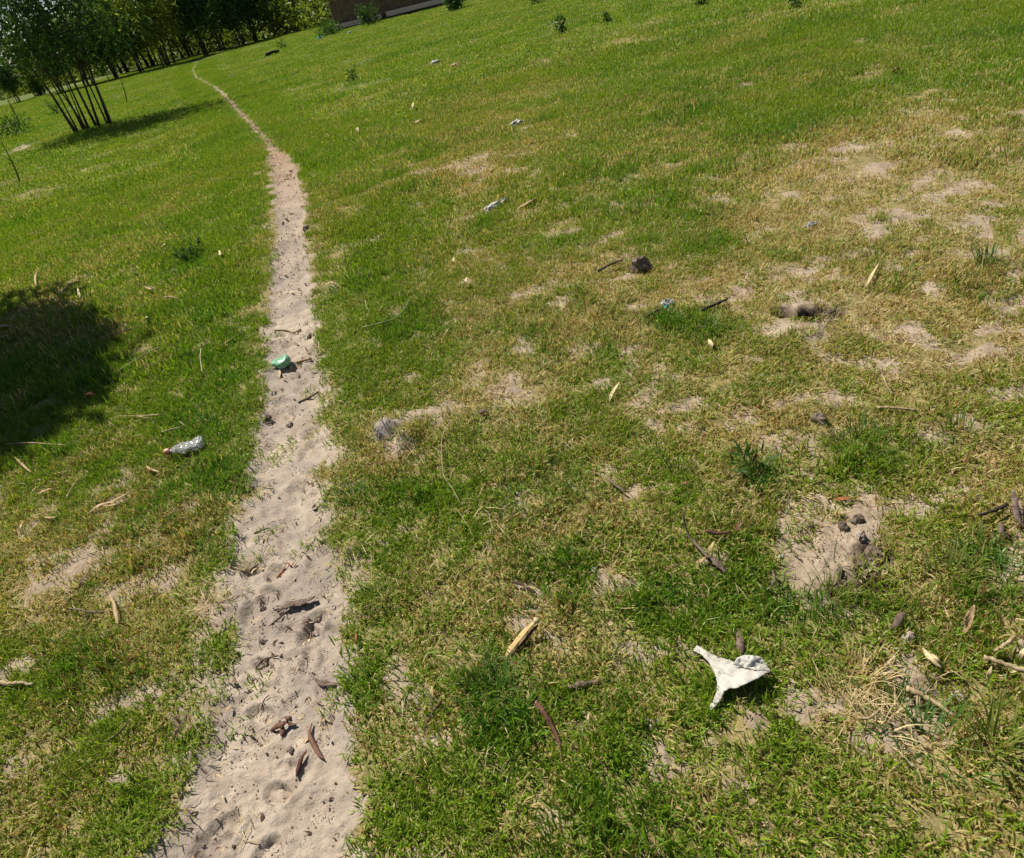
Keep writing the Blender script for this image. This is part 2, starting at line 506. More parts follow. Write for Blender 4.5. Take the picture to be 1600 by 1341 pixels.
m = MatB('clear_plastic')
tc = m.n('ShaderNodeTexCoord').outputs['Object']
wr = m.noise(45, 3, .6, tc)
CLEAR = m.done(m.bsdf((.96, .96, .96), m.math('ADD', .05, m.math('MULTIPLY', wr, .2)), .5, m.bump(wr, .5, .006), **{'Transmission Weight': .86, 'IOR': 1.2}))
ORANGE = mottled('orange_cap', (.52, .20, .10), (.60, .27, .15), 30, .45, .1, .001, .5, .0)
m = MatB('green_plastic')
tc = m.n('ShaderNodeTexCoord').outputs['Object']
wr = m.noise(50, 3, .6, tc)
GREEN_PL = m.done(m.bsdf(m.mix(m.ramp(wr, .35, .65), (.16, .42, .22), (.36, .62, .42)), .25, .6, m.bump(wr, .5, .006), **{'Transmission Weight': .25, 'IOR': 1.3}))
m = MatB('white_plastic')
tc = m.n('ShaderNodeTexCoord').outputs['Object']
wr = m.noise(38, 4, .65, tc)
WHITE_PL = m.done(m.bsdf(m.mix(m.ramp(m.noise(22, 4, .6, tc), .45, .75), (.50, .475, .43), (.34, .30, .25)), .5, .3, m.bump(wr, .6, .010), **{'Subsurface Weight': .0}))
m = MatB('rag_plastic')
tc = m.n('ShaderNodeTexCoord').outputs['Object']
wr = m.noise(60, 5, .7, tc)
dirt = m.ramp(m.noise(19, 5, .7, tc), .42, .75)
RAG = m.done(m.bsdf(m.mix(m.math('MULTIPLY', dirt, .7), (.46, .44, .385), (.25, .21, .16)), .6, .25, m.bump(m.noise(130, 4, .7, tc), .35, .003)))
TEAL_PL = mottled('teal_plastic', (.03, .30, .24), (.06, .40, .33), 40, .4, .3, .003, .5, .0)
ORANGE_PL = mottled('orange_scrap', (.72, .34, .20), (.80, .45, .30), 40, .5, .3, .003, .4, .0)
GREY_PL = mottled('grey_scrap', (.27, .26, .25), (.40, .39, .38), 40, .5, .3, .003, .4, .0)

# ------------------------------------------------------------------ ground sheet
ang = np.concatenate([np.arange(-180, -64, 4.0), np.arange(-64, 60, .2), np.arange(60, 180, 4.0)])
ang = np.radians(ang)
rr = [.0, .15, .3]
r = .42
while r < 75:
    rr.append(r); r *= 1.0068
while r < 1500:
    rr.append(r); r *= 1.12
rr = np.array(rr)
NA, NR = len(ang), len(rr)
R2, A2 = np.meshgrid(rr, ang, indexing='ij')
X = (R2 * np.sin(A2)).ravel(); Y = (R2 * np.cos(A2)).ravel()
Z = height(X, Y) - .0004 * 0
ii, jj = np.meshgrid(np.arange(NR - 1), np.arange(NA), indexing='ij')
j2 = (jj + 1) % NA
F = np.stack([ii * NA + jj, ii * NA + j2, (ii + 1) * NA + j2, (ii + 1) * NA + jj], -1).reshape(-1, 4)[:, ::-1]
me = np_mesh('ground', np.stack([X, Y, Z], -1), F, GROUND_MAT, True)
dist = np.hypot(X, Y)
mm = np.zeros_like(X)
for (a, b, R, hh) in MOUNDS[:2]:
    mm = np.maximum(mm, 1 - sstep(.6, 1.5, np.hypot(X - a, Y - b) / R))
pit_sh = np.zeros_like(X)  # mask for the painted shade in the hollows
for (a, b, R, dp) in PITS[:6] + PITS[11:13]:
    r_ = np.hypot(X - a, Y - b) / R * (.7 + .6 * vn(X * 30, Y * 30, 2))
    pit_sh = np.maximum(pit_sh, 1 - sstep(.5, 1.25, r_))
for k, v in (('pit_shade', pit_sh), ('bare', bare_mask(X, Y)), ('path', path_mask(X, Y)), ('far', sstep(9, 20, dist)), ('dry', dry_mask(X, Y)), ('mound', mm), ('litter', sstep(4.5, 10, dist))):
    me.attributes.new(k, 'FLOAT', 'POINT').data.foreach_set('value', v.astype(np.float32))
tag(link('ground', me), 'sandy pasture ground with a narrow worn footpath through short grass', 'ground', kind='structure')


# ------------------------------------------------------------------ scatter: one object, instanced patches
def blades(n, rad, L0, L1, w0, w1, lean, r, flat=0.0):
    """n blades in a disc: vertices, quads+tris as padded tri list, tone per vertex"""
    th = r.uniform(0, 2 * math.pi, n); rad_ = rad * np.sqrt(r.random(n))
    bx = rad_ * np.cos(th); by = rad_ * np.sin(th)
    L = r.uniform(L0, L1, n) * (.6 + .4 * r.random(n)); w = r.uniform(w0, w1, n)
    az = r.uniform(0, 2 * math.pi, n); ln = np.clip(r.normal(lean, .3, n), .05, 1.45)
    dx = np.cos(az); dy = np.sin(az)
    sx = -dy; sy = dx
    tw = r.uniform(-.8, .8, n)
    sx2 = sx * np.cos(tw) + dx * np.sin(tw); sy2 = sy * np.cos(tw) + dy * np.sin(tw)
    V = np.zeros((n, 5, 3))
    ln2 = np.clip(ln + r.uniform(.15, .7, n), 0, 1.6)
    m1x = bx + dx * np.sin(ln) * L * .5; m1y = by + dy * np.sin(ln) * L * .5; m1z = np.cos(ln) * L * .5
    tx = m1x + dx * np.sin(ln2) * L * .5; ty = m1y + dy * np.sin(ln2) * L * .5; tz = m1z + np.cos(ln2) * L * .5
    for k, sgn in ((0, -1), (1, 1)):
        V[:, k] = np.stack([bx + sgn * sx2 * w * .35, by + sgn * sy2 * w * .35, np.full(n, -.004)], -1)
        V[:, 2 + k] = np.stack([m1x + sgn * sx2 * w * .5, m1y + sgn * sy2 * w * .5, m1z + flat], -1)
    V[:, 4] = np.stack([tx, ty, np.maximum(tz, .001)], -1)
    base = (np.arange(n) * 5)[:, None]
    T = np.concatenate([base + np.array([[0, 1, 3]]), base + np.array([[0, 3, 2]]), base + np.array([[2, 3, 4]])], 0)
    tone = np.repeat(r.random(n), 5); toneb = np.repeat(r.random(n), 5)
    return V.reshape(-1, 3), T, tone, toneb


def scatter(name, variants, pts, rot, scl, idx, inst_attrs, mat):
    Vs, Fs, va, ta, tb = [], [], [], [], []
    off = 0
    for k, (v, f, t, t2_) in enumerate(variants):
        Vs.append(v); Fs.append(f + off); off += len(v)
        va.append(np.full(len(v), k)); ta.append(t); tb.append(t2_)
    n_v = off; n_p = len(pts)
    me = np_mesh(name, np.concatenate(Vs + [pts]), np.concatenate(Fs), mat)

    def att(nm, typ, a, b):
        arr = np.concatenate([a, b]).astype(np.int32 if typ == 'INT' else np.float32)
        me.attributes.new(nm, typ, 'POINT').data.foreach_set('value', arr)
    z = np.zeros(n_v)
    att('variant', 'INT', np.concatenate(va), np.full(n_p, -1))
    att('tone', 'FLOAT', np.concatenate(ta), np.zeros(n_p)); att('tone_b', 'FLOAT', np.concatenate(tb), np.zeros(n_p))
    att('turn', 'FLOAT', z, rot); att('size', 'FLOAT', z, scl[:, 0]); att('tall', 'FLOAT', z, scl[:, 1]); att('pick', 'INT', z, idx)
    for k, v in inst_attrs.items():
        att(k, 'FLOAT', z, v)
    o = link(name, me)
    t = bpy.data.node_groups.new(name, 'GeometryNodeTree')
    t.interface.new_socket('Geometry', in_out='INPUT', socket_type='NodeSocketGeometry')
    t.interface.new_socket('Geometry', in_out='OUTPUT', socket_type='NodeSocketGeometry')
    N = t.nodes.new; Lk = t.links.new
    gi = N('NodeGroupInput'); go = N('NodeGroupOutput')

    def named(nm, typ):
        a = N('GeometryNodeInputNamedAttribute'); a.data_type = typ; a.inputs[0].default_value = nm
        return a.outputs[0]
    var = named('variant', 'INT')
    cmp = N('FunctionNodeCompare'); cmp.data_type = 'INT'; cmp.operation = 'GREATER_EQUAL'
    Lk(var, cmp.inputs[2]); cmp.inputs[3].default_value = 0
    sep = N('GeometryNodeSeparateGeometry'); sep.domain = 'POINT'
    Lk(gi.outputs[0], sep.inputs[0]); Lk(cmp.outputs[0], sep.inputs[1])
    spl = N('GeometryNodeSplitToInstances'); spl.domain = 'POINT'
    Lk(sep.outputs[0], spl.inputs[0]); Lk(var, spl.inputs['Group ID'])
    mtp = N('GeometryNodeMeshToPoints')
    Lk(sep.outputs[1], mtp.inputs[0])
    iop = N('GeometryNodeInstanceOnPoints')
    Lk(mtp.outputs[0], iop.inputs['Points']); Lk(spl.outputs[0], iop.inputs['Instance'])
    iop.inputs['Pick Instance'].default_value = True
    Lk(named('pick', 'INT'), iop.inputs['Instance Index'])
    cr = N('ShaderNodeCombineXYZ'); Lk(named('turn', 'FLOAT'), cr.inputs[2])
    e2r = N('FunctionNodeEulerToRotation'); Lk(cr.outputs[0], e2r.inputs[0]); Lk(e2r.outputs[0], iop.inputs['Rotation'])
    cs = N('ShaderNodeCombineXYZ'); sz = named('size', 'FLOAT')
    Lk(sz, cs.inputs[0]); Lk(sz, cs.inputs[1]); Lk(named('tall', 'FLOAT'), cs.inputs[2]); Lk(cs.outputs[0], iop.inputs['Scale'])
    Lk(iop.outputs[0], go.inputs[0])
    md = o.modifiers.new('scatter', 'NODES'); md.node_group = t
    return o


def sector_points(r0, r1, dens, az0=-56, az1=66, falloff=0.0):
    a0, a1 = math.radians(az0), math.radians(az1)
    area = .5 * (r1 * r1 - r0 * r0) * (a1 - a0)
    n = int(area * dens)
    r = np.sqrt(rng.random(n) * (r1 * r1 - r0 * r0) + r0 * r0); a = rng.uniform(a0, a1, n)
    if falloff:
        keep = rng.random(n) < (r0 / r) ** falloff
        r = r[keep]; a = a[keep]
    return r * np.sin(a), r * np.cos(a)


vr = np.random.default_rng(3)
VAR = []
for k in range(8):
    VAR.append(blades(34, .042, .018, .046, .0022, .0044, .6, vr))        # fine short turf, near
for k in range(3):
    VAR.append(blades(26, .022, .04, .085, .0026, .0046, .45, vr))          # tufts
for k in range(6):
    VAR.append(blades(95, .10, .022, .065, .0034, .0066, .5, vr))          # middle distance
for k in range(6):
    VAR.append(blades(230, .34, .03, .085, .006, .012, .55, vr))           # far
for k in range(4):
    VAR.append(blades(14, .03, .014, .034, .006, .011, 1.0, vr))           # small broad leaves
sets = [(.38, 4.4, 1250, range(0, 8), 0), (.38, 5.5, 60, range(8, 11), 0), (3.6, 11.5, 210, range(11, 17), 0), (9, 62, 13, range(17, 23), 1.0), (.38, 6.0, 55, range(23, 27), 0), (9, 46, 0, range(11, 17), 0)]
AX, AY, AI, AK = [], [], [], []
for k, (r0, r1, dn, vi, fo) in enumerate(sets):
    if k < 2 or k == 4:
        x, y = sector_points(r0, r1, dn, -62, 72)
    elif k == 2:
        x, y = sector_points(r0, r1, dn, -52, 52)
    elif k == 5:                                                                # finer turf along the far path
        yq = rng.uniform(9, 46, 30000); c_, h_ = path_edges(yq)
        x = c_ + rng.uniform(-1.3, 1.3, 30000); y = yq
    else:
        x, y = sector_points(r0, r1, 17, -44, 50, 0.55)
    AX.append(x); AY.append(y); AI.append(rng.choice(list(vi), len(x))); AK.append(np.full(len(x), k))
AX = np.concatenate(AX); AY = np.concatenate(AY); AI = np.concatenate(AI); AK = np.concatenate(AK)
D = np.hypot(AX, AY)
fade_in = np.where(AK == 2, sstep(3.6, 4.8, D), np.where(AK == 3, sstep(9, 12, D), 1)) * np.where(AK == 0, 1 - sstep(3.7, 4.4, D), np.where(AK == 2, 1 - sstep(10, 11.5, D), 1))
bm_ = bare_mask(AX, AY); lu_ = lush_mask(AX, AY); dr_ = dry_mask(AX, AY)
pm_ = path_mask(AX, AY)
bj = bm_ + rng.normal(0, .16, len(AX)) * (1 - .5 * pm_)
cover = (1 - sstep(.25, .85, bj)) * (.38 + .62 * sstep(.25, .75, 1 - dr_ + .5 * lu_)) + .15 * (1 - sstep(.05, .4, pm_)) * (1 - sstep(.65, .92, bm_) * .75)
cover = np.where(AK == 4, np.clip(lu_ * 1.5 + .06, 0, 1) * (1 - sstep(.2, .7, bm_)), cover)
cover = np.where(AK == 1, np.clip(lu_ * 1.2 + .10, 0, 1) * (1 - sstep(.2, .7, bm_)), cover)
pd_ = path_d(AX, AY)[0]
cover = np.where(AK == 5, cover * sstep(-.02, .05, pd_) * (pd_ < .75) * sstep(9, 12, D), cover)
cover = np.where(AK == 3, cover * sstep(.02, .10, pd_), np.where(AK == 2, cover * sstep(-.02, .06, pd_), cover))
sprig = np.where((AK == 0) & (pm_ > .3) & (vn(AX * 9, AY * 9, 6) > .72), .10, 0)
keep = rng.random(len(AX)) < np.maximum(cover, sprig) * fade_in
AX, AY, AI, AK, D, lu_, dr_, bm_ = (v[keep] for v in (AX, AY, AI, AK, D, lu_, dr_, bm_))
AZ = height(AX, AY)
tall = (.75 + .5 * rng.random(len(AX))) * (1 + .55 * lu_) * (1 - .35 * dr_) * np.where(path_d(AX, AY)[0] < .12, .8, 1)
size = (.85 + .35 * rng.random(len(AX))) * np.where((AK == 3) & (path_d(AX, AY)[0] < .5), .3, 1) * np.where((AK == 2) & (path_d(AX, AY)[0] < .12), .6, 1) * np.where(AK == 5, 1.15, 1)
tall = tall * np.where((AK == 3) & (path_d(AX, AY)[0] < .5), .6, 1)
hue_ = np.clip(fbm(AX * .8, AY * .8, 5, 3) * 1.6 - .45 + rng.normal(0, .12, len(AX)), 0, 1)
gr = scatter('grass', VAR, np.stack([AX, AY, AZ], -1), rng.uniform(0, 6.283, len(AX)), np.stack([size, tall], -1), AI,
             {'dry': np.clip(dr_ + rng.normal(0, .07, len(AX)), 0, 1), 'lush': np.clip(lu_ + rng.normal(0, .1, len(AX)), 0, 1), 'hue': hue_}, GRASS_MAT)
tag(gr, 'short patchy green and straw coloured grass covering the pasture', 'grass', kind='stuff')
print('grass instances', len(AX))

# dead straw lying in the turf and on the sand
SV = [blades(7, .05, .02, .07, .0012, .0028, 1.4, vr, .002) for k in range(6)]
x, y = sector_points(.4, 5.0, 150, -60, 70)
x2, y2 = sector_points(5.0, 14, 22, -50, 50)
x = np.concatenate([x, x2]); y = np.concatenate([y, y2])
pm = path_mask(x, y); b_ = bare_mask(x, y); dd = dry_mask(x, y)
kp = rng.random(len(x)) < np.clip(.25 + .9 * dd + .3 * b_, 0, 1) * (1 - .78 * pm)
x, y = x[kp], y[kp]
z = height(x, y) + .004 + .012 * (1 - bare_mask(x, y)) * rng.random(len(x))
far_ = np.hypot(x, y) > 5
so = scatter('straw_litter', SV, np.stack([x, y, z], -1), rng.uniform(0, 6.283, len(x)), np.stack([np.where(far_, 1.6, 1.0) * rng.uniform(.6, 1.3, len(x)), rng.uniform(.5, 1.2, len(x))], -1), rng.integers(0, 6, len(x)), {}, STRAW_MAT)
tag(so, 'fine dead straw bits strewn over the grass and the sand', 'straw', kind='stuff')


def crumb_variant(n, rad, r):
    V, T, a, b = [], [], [], []
    for i in range(n):
        th = r.uniform(0, 6.283); q = rad * math.sqrt(r.random()); s_ = r.uniform(.0008, .0028) * (2.0 if r.random() < .05 else 1)
        c0 = np.array([q * math.cos(th), q * math.sin(th), s_ * .3])
        oc = np.array([[1, 0, 0], [-1, 0, 0], [0, 1, 0], [0, -1, 0], [0, 0, .8], [0, 0, -.8]]) * s_ * r.uniform(.6, 1.3, (6, 1))
        o0 = len(V) * 6
        V.append(c0 + oc)
        T.append(np.array([[0, 2, 4], [2, 1, 4], [1, 3, 4], [3, 0, 4], [2, 0, 5], [1, 2, 5], [3, 1, 5], [0, 3, 5]]) + o0)
        a.append(np.full(6, r.random())); b.append(np.full(6, r.random()))
    return np.concatenate(V), np.concatenate(T), np.concatenate(a), np.concatenate(b)


CV = [crumb_variant(12, .04, vr) for k in range(6)]
x, y = sector_points(.4, 7.0, 260, -62, 60)
b_ = bare_mask(x, y)
kp = rng.random(len(x)) < sstep(.35, .8, b_) * np.clip(1.6 / np.hypot(x, y), .2, 1) * (.35 + 1.2 * vn(x * 4, y * 4, 3))
x, y = x[kp], y[kp]
nb = len(x)
for (px, py, sx_, sy_, k) in ((1268, 497, 45, 18, 40), (1330, 850, 60, 40, 12), (1360, 872, 26, 18, 14), (1390, 1090, 50, 30, 10), (610, 700, 34, 14, 8), (418, 1010, 26, 16, 5)):
    for _ in range(k):
        gx, gy = ground_at(px + rng.normal(0, sx_ * .55), py + rng.normal(0, sy_ * .55))
        x = np.append(x, gx); y = np.append(y, gy)
csc = np.concatenate([rng.uniform(.6, 1.5, nb), rng.uniform(.8, 1.9, len(x) - nb)])
co = scatter('soil_crumbs', CV, np.stack([x, y, height(x, y)], -1), rng.uniform(0, 6.283, len(x)), np.stack([csc, csc], -1), rng.integers(0, 6, len(x)), {}, CRUMB_MAT)
tag(co, 'tiny crumbs of soil and grit on the bare sand', 'soil', kind='stuff')


m = MatB('leaf_crumb')
t2 = m.attr('tone_b')
DEBRIS_MAT = m.done(m.bsdf(m.mix(m.math('LESS_THAN', m.attr('tone'), .6), m.mix(t2, (.38, .26, .13), (.56, .44, .26)), m.mix(t2, (.05, .03, .02), (.17, .10, .06))), .9, .1))
DV = [blades(6, .06, .008, .03, .002, .007, 1.5, vr, .0015) for k in range(6)]
x, y = sector_points(.4, 20.0, 150, -60, 12)
pd_ = path_d(x, y)[0]
far_ = np.hypot(x, y)
kp = (pd_ < .06) & (rng.random(len(x)) < np.where(far_ < 4, .85, .95) * (.35 + 1.2 * vn(x * 5, y * 5, 2)))
x, y, far_ = x[kp], y[kp], far_[kp]
do = scatter('leaf_crumbs', DV, np.stack([x, y, height(x, y) + .001], -1), rng.uniform(0, 6.283, len(x)), np.stack([rng.uniform(.5, 1.2, len(x)) * (1 + .10 * far_), rng.uniform(.6, 1.4, len(x)) * (1 + .06 * far_)], -1), rng.integers(0, 6, len(x)), {}, DEBRIS_MAT)
tag(do, 'small dark and tan crumbs of dead leaf trodden into the footpath', 'leaf litter', kind='stuff')


# ------------------------------------------------------------------ shape builders
def tube_geo(pts, radii, n=7, seed=0, rough=.15, flat=1.0):
    """lumpy tapered tube through pts: verts, faces"""
    R = random.Random(seed)
    pts = [Vector(p) for p in pts]
    V, Fc = [], []
    up = Vector((0, 0, 1))
    for i, p in enumerate(pts):
        t = (pts[min(i + 1, len(pts) - 1)] - pts[max(i - 1, 0)])
        t = t.normalized() if t.length > 1e-9 else Vector((1, 0, 0))
        s_ = t.cross(up)
        s_ = s_.normalized() if s_.length > 1e-4 else Vector((1, 0, 0))
        u_ = s_.cross(t).normalized()
        for k in range(n):
            a = 2 * math.pi * k / n
            q = radii[i] * (1 + R.uniform(-rough, rough))
            V.append(p + s_ * math.cos(a) * q + u_ * math.sin(a) * q * flat)
    for i in range(len(pts) - 1):
        for k in range(n):
            k2 = (k + 1) % n
            Fc.append((i * n + k, i * n + k2, (i + 1) * n + k2, (i + 1) * n + k))
    Fc.append(tuple(range(n))[::-1]); Fc.append(tuple((len(pts) - 1) * n + k for k in range(n)))
    return V, Fc


def resample(pts, n):
    pts = [Vector(p) for p in pts]
    if len(pts) == 2:
        return [pts[0].lerp(pts[1], i / (n - 1)) for i in range(n)]
    ext = [pts[0] * 2 - pts[1]] + pts + [pts[-1] * 2 - pts[-2]]
    out = []
    segs = len(pts) - 1
    for i in range(n):
        t = i / (n - 1) * segs; k = min(int(t), segs - 1); f = t - k
        p0, p1, p2, p3 = ext[k], ext[k + 1], ext[k + 2], ext[k + 3]
        out.append(.5 * ((2 * p1) + (p2 - p0) * f + (2 * p0 - 5 * p1 + 4 * p2 - p3) * f * f + (3 * p1 - p0 - 3 * p2 + p3) * f ** 3))
    return out


def strip_geo(pts, width, seed=0, cup=.3, thick=.0012, profile='leaf', twist=0.0, n=11):
    width = width * (.62 if profile == 'leaf' else .75); cup = cup * (.45 if profile == 'bark' else .6); twist = twist * 2 + (seed % 7 - 3) * .12
    """a leaf or bark flake: closed thin shell along pts, cupped across"""
    R = random.Random(seed)
    pts = resample(pts, n)
    V, Fc = [], []
    m_ = 5
    up = Vector((0, 0, 1))
    for i, p in enumerate(pts):
        f = i / (n - 1)
        t = (pts[min(i + 1, n - 1)] - pts[max(i - 1, 0)]).normalized()
        s_ = t.cross(up)
        s_ = s_.normalized() if s_.length > 1e-4 else Vector((1, 0, 0))
        u_ = s_.cross(t).normalized()
        a = twist * (f - .5)
        s2 = s_ * math.cos(a) + u_ * math.sin(a); u2 = u_ * math.cos(a) - s_ * math.sin(a)
        if profile == 'leaf':
            w = width * max(.06, math.sin(math.pi * (f * .93 + .035)) ** .8)
        elif profile == 'bark':
            w = width * (.55 + .45 * math.sin(math.pi * f)) * R.uniform(.6, 1.3)
        else:
            w = width * (1 - .75 * f)
        for lay in (0, 1):
            for k in range(m_):
                q = (k / (m_ - 1) - .5)
                V.append(p + s2 * (q * w * (1 + R.uniform(-.15, .15)) + width * .05 * math.sin(f * 9 + seed)) + u2 * (cup * w * (4 * q * q - .5) + R.uniform(-.10, .10) * w - lay * thick))
    row = 2 * m_
    for i in range(n - 1):
        for k in range(m_ - 1):
            a = i * row + k
            Fc.append((a, a + 1, a + row + 1, a + row))
            b = a + m_
            Fc.append((b, b + row, b + row + 1, b + 1))
        a = i * row
        Fc.append((a, a + row, a + row + m_, a + m_))
        a = i * row + m_ - 1
        Fc.append((a, a + m_, a + row + m_, a + row))
    for i in (0, n - 1):
        for k in range(m_ - 1):
            a = i * row + k
            Fc.append((a, a + m_, a + m_ + 1, a + 1) if i == 0 else (a, a + 1, a + m_ + 1, a + m_))
    return V, Fc


def join(*geos):
    V, Fc = [], []
    for v, f in geos:
        o = len(V); V += list(v); Fc += [tuple(i + o for i in q) for q in f]
    return V, Fc


def place(name, geo, mat, parent=None, smooth=True, sub=0, loc=None):
    V, Fc = geo
    if parent is None:
        c0 = sum((Vector(v) for v in V), Vector()) / len(V)
        c0.z = min(v[2] for v in V)
        o = link(name, mesh(name, [Vector(v) - c0 for v in V], Fc, mat, smooth))
        o.location = c0
    else:
        b = parent.location
        o = link(name, mesh(name, [Vector(v) - b for v in V], Fc, mat, smooth), parent)
    if sub:
        md = o.modifiers.new('subdivision', 'SUBSURF'); md.levels = sub; md.render_levels = sub
    return o


def lump_geo(c0, rx, ry, rz_, seed=0, amp=.35, freq=1.6, n=12, m_=8, yaw=0.0):
    """an irregular closed lump (clod, crumpled bag)"""
    V, Fc = [], []
    sv = Vector((seed * 3.7, seed * 1.3, seed * 5.1))
    cyw, syw = math.cos(yaw), math.sin(yaw)
    for i in range(m_ + 1):
        ph = math.pi * i / m_
        for k in range(n):
            th = 2 * math.pi * k / n
            d = Vector((math.sin(ph) * math.cos(th), math.sin(ph) * math.sin(th), math.cos(ph)))
            q = 1 + amp * mnoise.noise(d * freq + sv) + amp * .5 * mnoise.noise(d * freq * 2.7 + sv)
            x_, y_, z_ = d.x * rx * q, d.y * ry * q, d.z * rz_ * q
            V.append(Vector((c0[0] + x_ * cyw - y_ * syw, c0[1] + x_ * syw + y_ * cyw, c0[2] + z_)))
    for i in range(m_):
        for k in range(n):
            k2 = (k + 1) % n
            Fc.append((i * n + k, (i + 1) * n + k, (i + 1) * n + k2, i * n + k2))
    return V, Fc


# ------------------------------------------------------------------ trees
def foliage_mesh(name, clumps, n_leaf, L, w, mat, seed, droop=.5):
    """leaf-sized folded faces spread through many clumps (centre, radius)"""
    r_ = np.random.default_rng(seed)
    C_ = np.array([c[0] for c in clumps]); Rd = np.array([c[1] for c in clumps])
    pr = Rd ** 2 / np.sum(Rd ** 2)
    k = r_.choice(len(clumps), n_leaf, p=pr)
    d = r_.normal(size=(n_leaf, 3)); d /= np.linalg.norm(d, axis=1)[:, None]
    q = r_.random(n_leaf) ** .45
    P = C_[k] + d * (Rd[k] * q)[:, None] * np.array([1, 1, .8])
    a = r_.normal(size=(n_leaf, 3)) + d * .6; a[:, 2] -= droop; a /= np.linalg.norm(a, axis=1)[:, None]
    b = np.cross(a, r_.normal(size=(n_leaf, 3))); b /= np.linalg.norm(b, axis=1)[:, None]
    nn = np.cross(a, b)
    l_ = L * r_.uniform(.6, 1.35, n_leaf)[:, None]; w_ = w * r_.uniform(.7, 1.3, n_leaf)[:, None]
    V = np.stack([P, P + a * l_ * .45 + b * w_ * .5 + nn * w_ * .15, P + a * l_, P + a * l_ * .45 - b * w_ * .5 + nn * w_ * .15], 1).reshape(-1, 3)
    base = (np.arange(n_leaf) * 4)[:, None]
    F_ = np.concatenate([base + np.array([[0, 1, 2]]), base + np.array([[0, 2, 3]])], 0)
    me = np_mesh(name, V, F_, mat)
    me.attributes.new('tone', 'FLOAT', 'POINT').data.foreach_set('value', np.repeat(r_.random(n_leaf), 4).astype(np.float32))
    return me


def make_tree(name, base, H, spread, stems, leaf, n_leaf, L, w, seed, crown_lo=.32, thick=.05, label=None, group=None, lean=(0, 0), cat='tree'):
    """multi-stemmed tree: every stem a trunk of its own, side limbs joined, one crown of leaves"""
    R = random.Random(seed)
    t = empty(name, base)
    clumps, limbs = [], []
    for (ox, oy, tx, ty, q) in stems:
        p0 = Vector((ox, oy, -.05)); top = Vector((tx + lean[0], ty + lean[1], H * q * .86))
        mid = p0.lerp(top, .45) + Vector((R.uniform(-.22, .22), R.uniform(-.22, .22), .05 * H)) - Vector(((tx - ox) * .14, (ty - oy) * .14, 0))
        pts = resample([p0, mid, top], 9)
        tk = R.uniform(.6, 1.45)
        rad = [thick * tk * R.uniform(.85, 1.1) * (1 - .8 * i / 8) for i in range(9)]
        rad[0] *= 1.35
        v, f_ = tube_geo(pts, rad, 7, seed * 31 + int(ox * 100) + len(limbs), .1)
        link('trunk', mesh('trunk', v, f_, BARK), t)
        for i in range(3, 9):
            for _ in range(2):
                a = R.uniform(0, 6.283); ln = spread * R.uniform(.25, .62) * (1.15 - .08 * i)
                e = pts[i] + Vector((math.cos(a) * ln, math.sin(a) * ln, R.uniform(-.08, .45) * ln))
                if e.z < H * crown_lo:
                    e.z = H * crown_lo + R.uniform(0, .3)
                limbs.append(tube_geo(resample([pts[i], pts[i].lerp(e, .5) + Vector((0, 0, .08 * ln)), e], 5), [rad[i] * .45, rad[i] * .35, rad[i] * .28, rad[i] * .2, rad[i] * .1], 5, i, .1))
                clumps.append((e, R.uniform(.22, .40) * spread))
                clumps.append((pts[i].lerp(e, .6), R.uniform(.18, .3) * spread))
    link('limb', mesh('limb', *join(*limbs), BARK), t)['kind'] = 'stuff'
    link('crown', foliage_mesh('crown', clumps, n_leaf, L, w, leaf, seed), t)
    tag(t, label, cat, group)
    return t


def copy_tree(o, loc, rz, sc):
    c = o.copy(); COL.objects.link(c)
    c.location = loc; c.rotation_euler = (0, 0, rz); c.scale = (sc, sc, sc)
    for ch in list(o.children):
        d = ch.copy(); COL.objects.link(d); d.parent = c
    return c


def on_ground(x, y):
    return Vector((x, y, hz(x, y)))


# the young tree beside the path: stems fan out from one stool
bx, by = ground_at(146, 202)
B0 = on_ground(bx, by)
STEMS = [(-.46, .05, -1.7, .3, .66), (-.38, 0, -.55, -.3, .85), (-.24, .02, -.25, .45, 1.0), (-.18, -.04, .25, -.2, .95), (-.13, .05, .35, .35, 1.0), (.10, 0, .6, -.3, .9), (.16, 0, 1.35, -.35, .95), (.36, .03, 1.1, .3, .85), (.40, .12, 1.9, .8, .9), (-.1, -.1, .1, -1.0, .75)]
make_tree('multi_stem_tree', B0, 5.3, 2.5, STEMS, LEAF_DARK, 8200, .17, .055, 5, .36, .027,
          'young dark green tree fanning out from many thin stems beside the footpath', None)

# a tree out of the frame on the left whose shade falls on the grass
B1 = on_ground(-4.75, 5.25)
make_tree('shade_tree', B1, 4.3, 1.65, [(-.1, 0, -.6, .2, 1), (.1, .1, .8, .3, .95), (0, -.1, .1, -.9, .9), (.05, .05, .1, .7, .9), (.1, -.05, .6, -.5, .8), (-.1, .05, -.5, -.5, .85)], LEAF_DARK, 40000, .17, .075, 12, .42, .05,
          'bushy young tree whose shade darkens the grass left of the footpath')

# the belt of trees along the far side of the pasture
def belt_proto(name, loc, seed, leaf, H, spread, lab, lo=.28):
    R = random.Random(seed)
    st = []
    for k in range(7):
        a = R.uniform(0, 6.283); q = R.uniform(.05, .5)
        st.append((math.cos(a) * q, math.sin(a) * q, math.cos(a) * q * 2.2 + R.uniform(-.3, .3), math.sin(a) * q * 2.2, R.uniform(.75, 1)))
    return make_tree(name, on_ground(*loc), H, spread, st, leaf, 5200, .30, .11, seed, lo, .05, lab, 'trees of the belt beyond the pasture')


def belt_at(px, py, push=0.0):
    x, y = ground_at(px, py)
    d = math.hypot(x, y)
    return x * (d + push) / d, y * (d + push) / d


